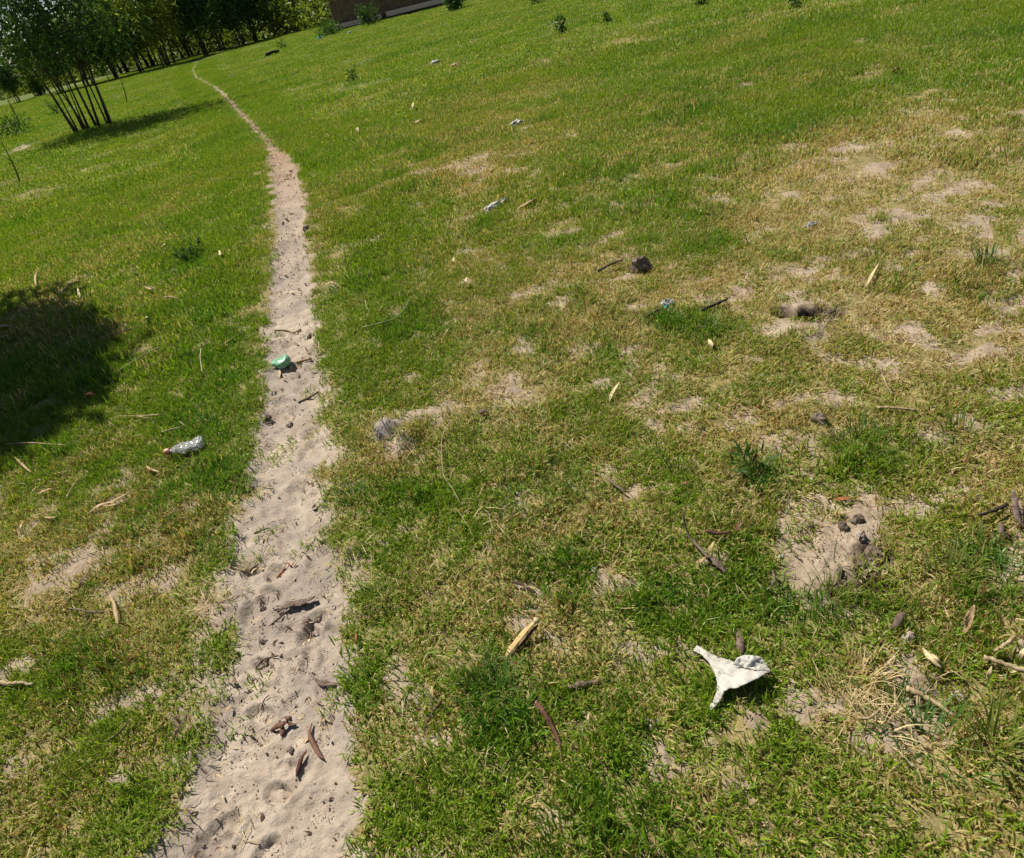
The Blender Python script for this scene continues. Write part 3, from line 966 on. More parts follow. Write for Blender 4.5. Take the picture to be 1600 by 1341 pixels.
B_ = {}
BELT = [  # photo pixel of the foot, push back, kind, scale, label
    (318, 88, 0, 'dark', 1.0, 'dark tree with leaning thin stems where the footpath meets the belt'),
    (264, 103, 0, 'pale', 1.0, 'yellow green tree on thin stems just left of the end of the footpath'),
    (222, 114, 1, 'mid', .85, 'mid green tree behind the right edge of the young multi-stem tree'),
    (345, 79, 1, 'dark', .95, 'dense dark tree just right of the end of the footpath'),
    (378, 73, 1, 'dark', .9, 'dark tree with a low crown, midway between footpath end and brown wall'),
    (405, 65, 1.5, 'dark', .95, 'dark shaded tree third to the left of the brown wall'),
    (437, 54, 1, 'dark', .95, 'dark tree showing five bare stems second to the left of the brown wall'),
    (474, 42, 2, 'dark', .95, 'dark tree standing nearest to the left end of the brown wall'),
    (296, 92, 5, 'pale', 1.1, 'tall pale green tree behind the gap at the footpath end'),
    (243, 108, 7, 'mid', 1.2, 'tall mid green tree at the back of the belt left of the path end'),
    (180, 126, 3, 'dark', .8, 'dark tree seen through the stems of the young multi-stem tree'),
    (140, 137, 4, 'mid', .78, 'mid green tree directly behind the stems of the young tree'),
    (100, 146, 3, 'mid', .66, 'low mid green tree left of the young multi-stem tree'),
    (68, 152, 5, 'pale', .52, 'low yellow green tree second from the left end of the belt'),
    (30, 162, 2, 'dark', .50, 'low dark bushy tree near the left end of the belt'),
    (-20, 172, 2, 'mid', .52, 'leftmost mid green tree of the belt'),
    (-70, 184, 3, 'dark', .75, None),
    (360, 70, 8, 'mid', 1.2, 'mid green tree rising behind the dark trees right of the path end'),
    (520, 34, 12, 'dark', 1.15, 'dark tree rising behind the left end of the brown wall'),
    (575, 22, 14, 'mid', 1.1, 'mid green tree behind the middle of the brown wall'),
    (640, 6, 16, 'dark', 1.1, 'dark tree behind the right half of the brown wall'),
    (200, 118, 9, 'dark', 1.25, 'tall dark tree at the back of the belt above the young tree'),
    (430, 50, 10, 'dark', 1.25, 'tall dark tree at the back of the belt left of the brown wall')]
for i, (px, py, push, kind, scl_, lab) in enumerate(BELT):
    if lab is None:
        continue
    x, y = belt_at(px, py, push)
    if kind not in B_:
        B_[kind] = belt_proto('belt_tree', (x, y), 40 + i, {'dark': LEAF_DARK, 'mid': LEAF_MID, 'pale': LEAF_PALE}[kind], 6.2, 2.6, lab, .17 if kind == 'dark' else .2)
        B_[kind].scale = (scl_,) * 3
    else:
        o = copy_tree(B_[kind], on_ground(x, y), i * 1.9, scl_)
        o['label'] = lab

# the thicket behind the belt
cl = []
R = random.Random(77)
for k in range(220):
    f = k / 219
    x, y = belt_at(-120 + 900 * f, 190 - 225 * f * (1 - .12 * f), 6 + R.uniform(0, 9))
    cl.append((Vector((x, y, R.uniform(.1, 2.4 if f > .28 else .7))), R.uniform(.9, 1.9 if f > .28 else 1.2)))
tag(link('undergrowth', foliage_mesh('undergrowth', cl, 24000, .42, .2, LEAF_MID, 78)), 'dark tangled thicket closing the view behind the belt of trees', 'thicket', kind='stuff')


# ------------------------------------------------------------------ low wall with its footing
wl = Vector((*ground_at(529, 49), 0)); wr_ = Vector((*ground_at(712, 4), 0))
wdir = (wr_ - wl).normalized(); wnor = Vector((wdir.y, -wdir.x, 0))      # towards the viewer
if wnor.y > 0:
    wnor = -wnor
gz = hz(wl.x, wl.y)
wall = empty('low_wall', Vector((wl.x, wl.y, gz)))
tag(wall, 'low dark brown mud wall on a pale footing at the edge of the pasture', 'wall')
WL = 8.2


def wall_box(u0, u1, v0, v1, z0, z1, seed=0, nu=24, nz=6, amp=.02):
    """rough box along the wall: u along, v towards the viewer"""
    V, Fc = [], []
    idx = {}
    def put(u, v, z_):
        k = (round(u, 4), round(v, 4), round(z_, 4))
        if k not in idx:
            p = wdir * u + wnor * v + Vector((0, 0, z_))
            p = p + mnoise.noise_vector(p * 2.1 + Vector((seed, 0, 0))) * amp + mnoise.noise_vector(p * 7 + Vector((seed, 3, 0))) * amp * .4
            idx[k] = len(V); V.append(p)
        return idx[k]
    us = np.linspace(u0, u1, nu + 1); zs = np.linspace(z0, z1, nz + 1)
    for i in range(nu):
        for k in range(nz):
            Fc.append((put(us[i], v1, zs[k]), put(us[i + 1], v1, zs[k]), put(us[i + 1], v1, zs[k + 1]), put(us[i], v1, zs[k + 1])))
            Fc.append((put(us[i], v0, zs[k + 1]), put(us[i + 1], v0, zs[k + 1]), put(us[i + 1], v0, zs[k]), put(us[i], v0, zs[k])))
        Fc.append((put(us[i], v1, z1), put(us[i + 1], v1, z1), put(us[i + 1], v0, z1), put(us[i], v0, z1)))
    for k in range(nz):
        Fc.append((put(u0, v0, zs[k]), put(u0, v1, zs[k]), put(u0, v1, zs[k + 1]), put(u0, v0, zs[k + 1])))
        Fc.append((put(u1, v1, zs[k]), put(u1, v0, zs[k]), put(u1, v0, zs[k + 1]), put(u1, v1, zs[k + 1])))
    return V, Fc


link('mud_panel', mesh('mud_panel', *wall_box(0, WL, -.24, 0, -.1, 1.32, 1, 30, 7), MUD_WALL, False), wall)
link('coping', mesh('coping', *wall_box(-.03, WL, -.28, .04, 1.325, 1.38, 7, 30, 1, .015), MUD_WALL, False), wall)
link('footing_beam', mesh('footing_beam', *wall_box(-.05, 2.35, .02, .26, .09, .30, 2, 10, 1, .008), CONCRETE, False), wall)
link('footing_beam', mesh('footing_beam', *wall_box(2.62, WL, .03, .28, .11, .33, 3, 20, 1, .008), CONCRETE, False), wall)
link('end_post', mesh('end_post', *wall_box(-.10, -.02, -.25, .05, -.1, 1.30, 4, 2, 6, .008), POST_MAT, False), wall)


# ------------------------------------------------------------------ weeds and small plants
def weed(name, px, py, h, rad, n_leaf, L, w, mat, seed, label, cat='weed', group=None, stems=5, push=0):
    x, y = ground_at(px, py)
    R = random.Random(seed)
    t = empty(name, on_ground(x, y))
    geos, cl = [], []
    for k in range(stems):
        a = R.uniform(0, 6.283); q = rad * R.uniform(.2, .9)
        e = Vector((math.cos(a) * q, math.sin(a) * q, h * R.uniform(.6, 1)))
        geos.append(tube_geo(resample([(0, 0, -.01), (e.x * .4, e.y * .4, e.z * .6), e], 5), [h * .022, h * .02, h * .016, h * .012, h * .006], 5, seed + k, .1))
        cl.append((e, rad * .45)); cl.append((Vector((e.x * .6, e.y * .6, e.z * .62)), rad * .42))
        if stems > 2:
            cl.append((Vector((e.x * .8, e.y * .8, e.z * .3)), rad * .4))
    for g_ in geos:
        link('stem', mesh('stem', *g_, STALK), t)
    link('foliage', foliage_mesh('foliage', cl, n_leaf, L, w, mat, seed, -.4), t)
    return tag(t, label, cat, group)


weed('leafy_shrub', 710, 16, .75, .45, 420, .20, .075, WEED_MAT, 1, 'dark green leafy shrub at the right end of the brown wall', 'shrub')
weed('leafy_shrub', 577, 40, .8, .5, 420, .18, .06, WEED_MAT, 2, 'grey green shrub growing in front of the left part of the brown wall', 'shrub')
weed('leafy_shrub', 515, 56, .5, .7, 520, .16, .055, WEED_MAT, 3, 'low spreading shrub at the left foot of the brown wall', 'shrub')
weed('leafy_shrub', 497, 36, .9, .7, 560, .16, .06, WEED_MAT, 4, 'green shrub behind the left end of the brown wall', 'shrub')
weed('weed_plant', 840, 6, .30, .30, 200, .10, .035, WEED_MAT, 5, 'dark weed at the top edge of the photo right of the brown wall', 'weed')
weed('weed_plant', 878, 55, .28, .16, 110, .09, .032, WEED_MAT, 6, 'small dark weed with pale top alone in the upper middle grass', 'weed')
weed('weed_plant', 1098, 10, .24, .14, 110, .08, .03, WEED_MAT, 7, 'dark upright weed at the top edge, left of two similar weeds', 'weed')
weed('weed_plant', 1245, 14, .20, .12, 90, .07, .028, WEED_MAT, 8, 'darkest small weed at the top edge right of centre', 'weed')
weed('weed_plant', 950, 38, .18, .14, 90, .07, .028, WEED_MAT, 9, 'low bright weed in the upper grass between two dark weeds', 'weed')
weed('weed_plant', 300, 408, .09, .15, 170, .05, .018, WEED_MAT, 10, 'dark clump of creeping weed left of the footpath', 'weed')
weed('weed_plant', 90, 178, .45, .30, 160, .10, .03, WEED_MAT, 11, 'green weed standing left of the young multi-stem tree', 'weed')
weed('weed_plant', 25, 212, .55, .7, 420, .12, .04, WEED_MAT, 12, 'dark spreading weed patch at the left edge near the young tree', 'weed')
weed('sapling', 30, 190, 1.1, .22, 60, .12, .035, LEAF_PALE, 13, 'thin pale leaved sapling left of the young multi-stem tree', 'sapling', None, 2)
weed('weed_plant', 552, 127, .22, .14, 80, .07, .03, WEED_MAT, 14, 'dark little weed in the grass below the brown wall', 'weed')
weed('weed_plant', 440, 76, .3, .35, 160, .10, .035, WEED_MAT, 15, 'low green weed beside the charred log', 'weed')
weed('weed_plant', 1175, 740, .085, .07, 60, .055, .008, WEED_MAT, 16, 'spiky dark green weed left of the upper end of the bare sandy patch', 'weed')

# bare twigs standing in the grass on the left
def standing(px, py, px2, py2, up, r0, label, mat=BARK, seed=0, side=()):
    a = W(px, py); b = Vector(ground_at(px2, py2, up) + (0,))
    b.z = up
    # keep the top above the foot: same depth
    d = a.y / b.y; b = Vector((b.x * d + 0, a.y, CAM_H + (b.z - CAM_H) * d))
    pts = resample([a, a.lerp(b, .5) + Vector((.02, 0, .0)), b], 7)
    t = tube_geo(pts, [r0 * (1 - .1 * i) for i in range(7)], 6, seed, .15)
    gs = [t]
    for (q, dx, dz) in side:
        p = a.lerp(b, q)
        gs.append(tube_geo(resample([p, p + Vector((dx, .02, dz))], 4), [r0 * .5, r0 * .4, r0 * .3, r0 * .2], 5, seed, .1))
    return tag(place('standing_twig', join(*gs), mat), label, 'twig')


standing(32, 286, 2, 222, .62, .012, 'bare dark twig standing upright in the grass near the left edge', seed=3, side=((.55, -.06, .1), (.4, .05, .12)))
standing(199, 161, 187, 120, .95, .018, 'bare twig standing in the grass right of the young multi-stem tree', seed=4, side=((.5, .12, .3), (.2, .1, .2)))


# ------------------------------------------------------------------ litter: plastic things
def lathe_axis(a, b, prof, n=18, squash=.55, seed=0, crush=.12, freq=30):
    """crushed shell of revolution about a..b; prof = [(fraction, radius)]"""
    a = Vector(a); b = Vector(b); t = (b - a).normalized(); L_ = (b - a).length
    s_ = t.cross(Vector((0, 0, 1))).normalized(); u_ = s_.cross(t).normalized()
    V, Fc = [], []
    for i, (f, q) in enumerate(prof):
        c0 = a + t * (L_ * f)
        for k in range(n):
            th = 2 * math.pi * k / n
            p = c0 + s_ * math.cos(th) * q + u_ * math.sin(th) * q * squash
            d = mnoise.noise(p * freq + Vector((seed, 0, 0))) * crush * q * 2 + mnoise.noise(p * freq * 2.4 + Vector((0, seed, 0))) * crush * q
            V.append(p + (p - c0).normalized() * d)
    for i in range(len(prof) - 1):
        for k in range(n):
            k2 = (k + 1) % n
            Fc.append((i * n + k, i * n + k2, (i + 1) * n + k2, (i + 1) * n + k))
    return V, Fc


a = W(262, 706, .034); b = W(317, 691, .040)
bot = empty('plastic_bottle', Vector((a.x, a.y, hz(a.x, a.y))))
tag(bot, 'crushed clear plastic bottle with an orange cap lying left of the footpath', 'bottle')
prof = [(0.0, .013), (.06, .013), (.10, .014), (.17, .020), (.27, .028), (.38, .032), (.42, .030), (.46, .033), (.58, .034), (.62, .031), (.66, .034), (.80, .034), (.9, .034), (.96, .033), (.995, .026), (1.0, .004)]
dense = []
for i in range(len(prof) - 1):
    for q in (0, .5):
        dense.append((prof[i][0] * (1 - q) + prof[i + 1][0] * q, prof[i][1] * (1 - q) + prof[i + 1][1] * q))
dense.append(prof[-1])
sh = place('shell', lathe_axis(a, b, dense, 26, .55, 3, .24, 36), CLEAR, bot)
md = sh.modifiers.new('wall', 'SOLIDIFY'); md.thickness = .0007
capa = a - (b - a).normalized() * .012
place('cap', lathe_axis(capa, a + (b - a).normalized() * .006, [(0, .002), (.01, .0145), (.3, .0155), (.8, .0155), (1.0, .0150)], 20, .95, 1, .0), ORANGE, bot)
place('neck_ring', lathe_axis(a + (b - a).normalized() * .0075, a + (b - a).normalized() * .011, [(0, .0135), (.1, .0165), (.9, .0165), (1, .0135)], 20, .92, 1, .0), ORANGE, bot)

# green crushed bottle bottom on the path
a = W(428, 567, .022); b = W(452, 563, .030)
g0 = empty('green_bottle_piece', Vector((a.x, a.y, hz(a.x, a.y))))
tag(g0, 'torn piece of green plastic bottle lying on the left edge of the footpath', 'plastic litter')
place('shell', lathe_axis(a, b, [(0, .022), (.1, .029), (.3, .035), (.45, .033), (.55, .036), (.7, .033), (.8, .034), (.93, .027), (.985, .015), (1, .003)], 24, .6, 9, .34, 34), GREEN_PL, g0).modifiers.new('wall', 'SOLIDIFY').thickness = .0012
c0 = W(436, 572, .004)
place('torn_flap', strip_geo([c0, W(447, 574, .012), W(456, 570, .006)], .03, 4, .5, .001, 'bark'), GREEN_PL, g0)

# the white rag: an outline with three arms, folded and raised at its lower right edge
RAGP = [(1083, 1017), (1089, 1008), (1098, 1014), (1110, 1021), (1123, 1027), (1142, 1032), (1150, 1037), (1166, 1042), (1182, 1047), (1199, 1047), (1203, 1050), (1195, 1054), (1187, 1059), (1168, 1068), (1150, 1076), (1141, 1076), (1132, 1081), (1128, 1090),
        (1123, 1099), (1113, 1109), (1103, 1116), (1109, 1103), (1115, 1092), (1120, 1081), (1121, 1068), (1117, 1053), (1108, 1036), (1097, 1024)]
FLAPP = [(1146, 1038), (1152, 1028), (1161, 1024), (1174, 1024), (1186, 1026), (1192, 1030), (1197, 1036), (1203, 1049), (1194, 1047), (1184, 1048), (1172, 1046), (1158, 1042)]


def inside(p, poly):
    c_ = False
    for i in range(len(poly)):
        x1, y1 = poly[i]; x2, y2 = poly[i - 1]
        if (y1 > p[1]) != (y2 > p[1]) and p[0] < (x2 - x1) * (p[1] - y1) / (y2 - y1) + x1:
            c_ = not c_
    return c_


def sheet_geo(poly, hfun, step=2.2, seed=0):
    """a crumpled sheet with this outline on the ground, lifted by hfun"""
    R = random.Random(seed)
    bd = []
    for i in range(len(poly)):
        p, q = Vector(poly[i]), Vector(poly[(i + 1) % len(poly)])
        k = max(1, int((q - p).length / step))
        for j in range(k):
            v = p.lerp(q, j / k)
            bd.append(Vector((v.x + R.uniform(-.35, .35), v.y + R.uniform(-.35, .35))))
    nb = len(bd)
    pts = list(bd)
    xs = [p[0] for p in poly]; ys = [p[1] for p in poly]
    y = min(ys)
    while y < max(ys):
        x = min(xs)
        while x < max(xs):
            q = (x + R.uniform(-.6, .6), y + R.uniform(-.6, .6))
            if inside(q, poly) and min((Vector(q) - b_).length for b_ in bd) > step * .45:
                pts.append(Vector(q))
            x += step
        y += step
    vs, _, fs, _, _, _ = delaunay_2d_cdt(pts, [(i, (i + 1) % nb) for i in range(nb)], [], 1, 1e-4)
    V = [W(v.x, v.y, hfun(v.x, v.y)) for v in vs]
    return V, [tuple(f) for f in fs]


def rag_h(x, y):
    u = (x - 1140) * .85 + (y - 1050) * .5; v = -(x - 1140) * .5 + (y - 1050) * .85
    n_ = mnoise.noise(Vector((u * .025, v * .06, 1.7))) * .012 + mnoise.noise(Vector((u * .06, v * .03, 4.1))) * .005
    n_ -= max(0, .45 - abs(mnoise.noise(Vector((u * .02 + 9, v * .09, 2.2)))) * 4) * .007
    lift = .026 + .018 * max(0, min(1, (x - 1120) / 60)) * max(0, min(1, (y - 1035) / 25))
    arm = max(0, min(1, (y - 1078) / 30)); arm2 = max(0, min(1, (1105 - x) / 20))
    return max(.008, lift + n_ - .010 * arm - .006 * arm2)


def flap_h(x, y):
    return rag_h(x, y) + .004 + .016 * max(0, min(1, (1046 - y) / 14)) + mnoise.noise(Vector((x * .2, y * .2, 8.1))) * .004


V, Fc = sheet_geo(RAGP, rag_h, 2.2, 2)
c0 = V[0].copy(); c0 = sum(V, Vector()) / len(V); c0.z = hz(c0.x, c0.y)
rag = empty('plastic_rag', c0)
tag(rag, 'crumpled off white plastic rag with two thin torn arms on the grass', 'rag')
o = place('sheet', (V, Fc), RAG, rag); o.modifiers.new('thickness', 'SOLIDIFY').thickness = .0012
o = place('folded_flap', sheet_geo(FLAPP, flap_h, 2.2, 3), RAG, rag); o.modifiers.new('thickness', 'SOLIDIFY').thickness = .0012


def bagball(px, py, rx, ry, rz_, mat, label, name='plastic_bag', cat='plastic bag', seed=1, yaw=0, amp=.5, tail=None, up=.45):
    rx *= .72; ry *= .72; rz_ *= .62
    c_ = W(px, py, rz_ * up)
    g_ = lump_geo(c_, rx, ry, rz_, seed, amp, 2.2, 18, 12, yaw)
    if tail:
        g_ = join(g_, strip_geo([W(*tail[0]), W(*tail[1])], rx * .6, seed, .6, .002, 'bark', .8))
    return tag(place(name, g_, mat, smooth=False), label, cat)


bagball(808, 194, .10, .06, .06, WHITE_PL, 'round white plastic bag lying alone on the upper middle grass', seed=2)
bagball(770, 324, .115, .045, .045, WHITE_PL, 'crumpled white plastic wrapper with a twisted tail right of the bare dry patch', 'plastic_wrapper', 'wrapper', 3, .55, .4, ((781, 317, .03), (793, 308, .05)))
bagball(680, 98, .14, .08, .09, WHITE_PL, 'small white plastic scrap far up the grass beside an orange scrap', 'plastic_scrap', 'plastic litter', 4)
bagball(711, 102, .11, .07, .06, ORANGE_PL, 'small orange plastic scrap on the grass beside a white scrap', 'plastic_scrap', 'plastic litter', 5)
bagball(546, 52, .16, .08, .12, WHITE_PL, 'white scrap at the foot of the brown wall near its left end', 'plastic_scrap', 'plastic litter', 6)
bagball(362, 119, .13, .08, .07, WHITE_PL, 'white scrap on the grass right of the far end of the footpath', 'plastic_scrap', 'plastic litter', 7)
bagball(500, 60, .22, .12, .13, TEAL_PL, 'teal plastic scrap beside the low shrub left of the brown wall', 'plastic_scrap', 'plastic litter', 8)
bagball(923, 893, .024, .014, .014, WHITE_PL, 'small crumpled white paper scrap above the cut stick', 'paper_scrap', 'paper litter', 9, .2)
bagball(7, 356, .05, .03, .025, ORANGE_PL, 'pinkish pale scrap at the left edge above the dark shade', 'plastic_scrap', 'plastic litter', 10)
bagball(101, 335, .04, .025, .03, GREY_PL, 'bluish grey plastic scrap in the grass below the young tree', 'plastic_scrap', 'plastic litter', 11)
bagball(1043, 475, .045, .028, .03, GREY_PL, 'greyish crumpled plastic with a teal edge in the middle grass', 'plastic_scrap', 'plastic litter', 12)
bagball(1268, 352, .045, .022, .025, GREY_PL, 'pale grey scrap in the dry grass above the dug hole', 'plastic_scrap', 'plastic litter', 13)
bagball(1042, 481, .02, .015, .02, TEAL_PL, 'teal plastic sliver against the grey crumpled plastic', 'plastic_scrap', 'plastic litter', 14)
bagball(1220, 870, .011, .008, .009, WHITE_PL, 'tiny white crumb of plastic left of the bare sandy patch', 'plastic_scrap', 'plastic litter', 15)
bagball(332, 1100, .006, .005, .005, WHITE_PL, 'tiny white pebble on the left edge of the footpath', 'pebble', 'pebble', 16)

# ------------------------------------------------------------------ litter: sticks, twigs, bark, leaves
GR = .018          # how high things ride on the turf
seed_ = [100]


def pts_of(pp, up):
    out = []
    for q in pp:
        out.append(W(q[0], q[1], q[2] if len(q) > 2 else up))
    return out


def stick(name, label, pp, r0, r1, mat, up=GR, cat='stick', sides=(), n=None, group=None):
    seed_[0] += 1
    r0 *= .72; r1 *= .72
    P = pts_of(pp, up); n = n or max(9, 4 * len(P))
    P = resample(P, n)
    R = random.Random(seed_[0])
    for i in range(1, n - 1):
        P[i] += Vector((R.uniform(-1, 1), R.uniform(-1, 1), R.uniform(-.5, .5))) * r0 * .2
    gs = [tube_geo(P, [r0 + (r1 - r0) * i / (n - 1) for i in range(n)], 7, seed_[0], .3)]
    for sp in sides:
        Q = resample(pts_of(sp, up), 5)
        gs.append(tube_geo(Q, [r1 * .9, r1 * .8, r1 * .7, r1 * .6, r1 * .35], 5, seed_[0] + 7, .2))
    return tag(place(name, join(*gs), mat), label, cat, group)


def leaf(name, label, pp, w, mat, up=GR, cat='leaf', cup=.3, prof='leaf', tw=.5, extra=(), group=None):
    seed_[0] += 1
    gs = [strip_geo(pts_of(pp, up), w, seed_[0], cup, .0012, prof, tw)]
    for (pp2, w2) in extra:
        seed_[0] += 1
        gs.append(strip_geo(pts_of(pp2, up), w2, seed_[0], cup, .0012, prof, tw))
    return tag(place(name, join(*gs), mat), label, cat, group)


# --- the cut stick: pale split face, bark strip, cut end
P = [W(791, 1026, .012), W(806, 1006, .02), W(822, 987, .034), W(835, 973, .048)]
st = empty('cut_stick', Vector((P[0].x, P[0].y, hz(P[0].x, P[0].y))))
tag(st, 'short pale cut stick of fresh wood propped up on the grass', 'stick')
Q = resample(P, 10)
place('peeled_wood', tube_geo(Q, [.006, .0098, .0105, .0108, .0106, .0104, .010, .0092, .0082, .0072], 6, 5, .1, .55), WOOD_CUT, st, smooth=False)
place('bark_strip', strip_geo([p + Vector((.006, -.006, -.004)) for p in Q], .014, 5, -.5, .003, 'bark', .1), BARK_DARK, st)
place('cut_end', tube_geo([Q[-1] + (Q[-1] - Q[-2]).normalized() * .001, Q[-1] + (Q[-1] - Q[-2]).normalized() * .009, Q[-1] + (Q[-1] - Q[-2]).normalized() * .014], [.0065, .0085, .0045], 7, 3, .25), LEAF_STRAW, st)

ON = .006
# on the path
leaf('bark_flake', 'broad brown bark flake lying across the middle of the footpath', [(431, 953, .012), (450, 944, .018), (470, 940, .014), (492, 931, .02)], .034, BARK_GREY, cat='bark', prof='bark', cup=-.25)
stick('twig', 'thin dark twig reaching from the broad bark flake on the path', [(447, 957, .006), (436, 966, .008), (421, 978, .012)], .0045, .003, BARK_DARK, ON, 'twig')
leaf('brown_leaf', 'crumpled dark brown leaf with three lobes on the near footpath', [(421, 1142, .006), (438, 1131, .02), (452, 1125, .012)], .028, LEAF_BROWN, ON, cup=-.45, extra=(([(438, 1133, .014), (441, 1142, .012), (440, 1151, .006)], .024), ([(447, 1128, .016), (455, 1131, .012), (463, 1131, .008)], .014), ([(444, 1121, .02), (452, 1122, .022), (457, 1127, .01)], .02)))
leaf('seed_pod', 'long curved reddish brown seed pod lying along the near footpath', [(487, 1129, .008), (483, 1146, .012), (489, 1162, .012), (498, 1177, .01), (507, 1187, .006)], .019, LEAF_BROWN, ON, 'seed pod', -.5, 'leaf', .2)
leaf('seed_pod', 'dark red curved seed pod nearest the bottom of the footpath', [(479, 1172, .01), (471, 1184, .014), (466, 1202, .01), (464, 1216, .006)], .018, ROOT_RED, ON, 'seed pod', -.5, 'leaf', .2)
stick('twig', 'grey twig lying on dark grit in the left of the near footpath', [(397, 1040, .006), (414, 1034, .009), (433, 1025, .008)], .0045, .003, BARK_GREY, ON, 'twig')
stick('twig', 'tiny dark splinter on the near footpath left of centre', [(404, 1103, .004), (412, 1095, .006), (420, 1086, .006)], .0018, .0026, BARK_DARK, ON, 'twig')
stick('root_fibre', 'pale branching root fibre on the near footpath', [(458, 1053, .006), (466, 1034, .012), (472, 1020, .01), (486, 990, .004)], .0022, .001, TWIG_PALE, ON, 'root', (((458, 1053, .006), (447, 1049, .012), (446, 1040, .018)), ((458, 1053, .006), (468, 1048, .008), (478, 1041, .008)), ((452, 1051, .008), (444, 1051, .004))))
leaf('dry_leaf', 'dull brown half buried leaf at the right edge of the near footpath', [(490, 1059, .006), (500, 1066, .01), (514, 1069, .006), (530, 1068, .004)], .022, BARK_GREY, ON, cup=.35)
stick('dry_straw', 'dry tan stem trailing off the right edge of the near footpath', [(480, 1088, .004), (492, 1106, .006), (504, 1120, .006), (517, 1128, .006)], .0016, .0032, TWIG_PALE, ON, 'stem')
stick('twig', 'small dark twig on the footpath left of the bark flake', [(397, 833, .004), (408, 829, .007), (421, 825, .006)], .0045, .003, BARK_DARK, ON, 'twig')
leaf('rust_leaf', 'bright rust orange curled leaf on the footpath above the bark flake', [(431, 902, .004), (438, 893, .012), (446, 886, .008)], .018, LEAF_RUST, ON, cup=-.5, extra=(([(446, 885, .008), (449, 879, .012), (455, 884, .008), (459, 877, .01)], .008),))
# dried seed head with a fan of fibres
P0 = W(384, 891, .008)
sh_ = empty('dried_seed_head', P0)
tag(sh_, 'dried seed head with a fan of pale fibres on the left of the footpath', 'seed head')
place('stalk', tube_geo(resample([P0, W(372, 889, .008), W(357, 885, .006)], 6), [.004, .003, .003, .0025, .002, .0015], 6, 3, .2), TWIG_PALE, sh_)
place('husk', strip_geo([P0, W(395, 889, .012), W(405, 883, .008)], .014, 4, -.6, .002, 'leaf'), BARK_DARK, sh_)
fan = []
for k in range(15):
    e = W(376 + k * 2.0, 874 - 6 * math.sin(k / 14 * 3.14) + (k % 3), .02 + .012 * ((k * 7) % 5) / 5)
    fan.append(tube_geo(resample([P0 + Vector((.001 * (k - 7), 0, .002)), P0.lerp(e, .5) + Vector((0, 0, .004)), e], 5), [.0011, .001, .0009, .0007, .0004], 4, k, .1))
place('fibre', join(*fan), LEAF_STRAW, sh_)['kind'] = 'stuff'
stick('bent_straw', 'pale bent straw stalk at the left edge of the footpath below the seed head', [(351, 916, .05), (353, 930, .04), (354, 965, .006)], .0018, .0014, LEAF_STRAW, ON, 'stalk')
stick('twig', 'pale split stick with a dark end crossing the footpath', [(428, 515, .006), (447, 516, .01), (458, 515, .012), (470, 514, .012)], .006, .010, TWIG_PALE, ON, 'stick')
leaf('brown_leaf', 'dark curled leaf on the footpath right of the crossing stick', [(479, 530, .004), (482, 524, .014), (484, 520, .012)], .03, BARK_DARK, ON, cup=-.4)
leaf('dry_husk', 'pale standing husk at the right edge of the footpath', [(496, 553, .006), (497, 545, .03), (498, 534, .05)], .028, LEAF_STRAW, ON, 'husk', .35)
stick('stick', 'short pale stick with a knobbed end lying on the footpath right of the green plastic', [(462, 564, .010), (474, 562, .014), (485, 560, .014)], .008, .012, TWIG_PALE, ON, 'stick')
leaf('dry_leaf', 'narrow pale tan leaf on the path just below the green plastic', [(436, 577, .010), (437, 585, .014), (434, 592, .006)], .022, LEAF_TAN, ON)
stick('twig', 'dark slanting twig half sunk in the footpath below the green plastic', [(466, 629, .002), (482, 622, .008), (499, 612, .008)], .007, .006, BARK_DARK, ON, 'twig')
leaf('bark_flake', 'small dark bark flake on the left of the footpath', [(415, 664, .004), (421, 661, .012), (427, 657, .008)], .022, BARK_DARK, ON, 'bark', -.3, 'bark')
leaf('dry_leaf', 'small tan curl at the left edge of the path below the green plastic', [(404, 617, .006), (407, 622, .012), (408, 630, .006)], .014, LEAF_TAN, ON)
leaf('dry_leaf', 'brown wafer leaf standing on the footpath above the dark watermark twig'.replace(' watermark', ''), [(487, 795, .004), (490, 790, .018), (493, 789, .008)], .02, LEAF_BROWN, ON, cup=-.5)
stick('dry_straw', 'thin tan stem slanting across the footpath beside its right half', [(478, 742, .003), (474, 765, .006), (472, 790, .003)], .0015, .0012, TWIG_PALE, ON, 'stem')
zones = [(172, 'far bend of the footpath', .07), (212, 'footpath just below its far bend', .055), (268, 'upper stretch of the footpath', .05), (338, 'footpath between its upper and middle stretches', .042), (440, 'middle stretch of the footpath above the crossing stick', .035)]
kinds = [(BARK_DARK, 'dark'), (LEAF_TAN, 'tan'), (BARK_GREY, 'grey brown'), (LEAF_STRAW, 'pale straw')]
for zi, (zy, where, L_) in enumerate(zones):
    for ki, (mt, nm) in enumerate(kinds):
        py = zy + (ki * 13 + zi * 7) % 34 - 17
        e0, e1 = np.interp(-py, [-p[0] for p in PATH_PX], [p[1] for p in PATH_PX]), np.interp(-py, [-p[0] for p in PATH_PX], [p[2] for p in PATH_PX])
        px = e0 + (e1 - e0) * (.2 + .6 * ((ki * 3 + zi * 2) % 5) / 4)
        d_ = ((zi * 4 + ki) * 37 % 20 - 10) / 10
        q = 130 * L_
        leaf('leaf_chip', f'{nm} leaf chip lying on the {where}', [(px - q * .6, py + q * .3 * d_, .006), (px, py, .014), (px + q * .6, py - q * .3 * d_, .008)], L_ * .55, mt, ON, 'leaf chip', .3 if ki % 2 else -.3, group='leaf chips on the footpath')

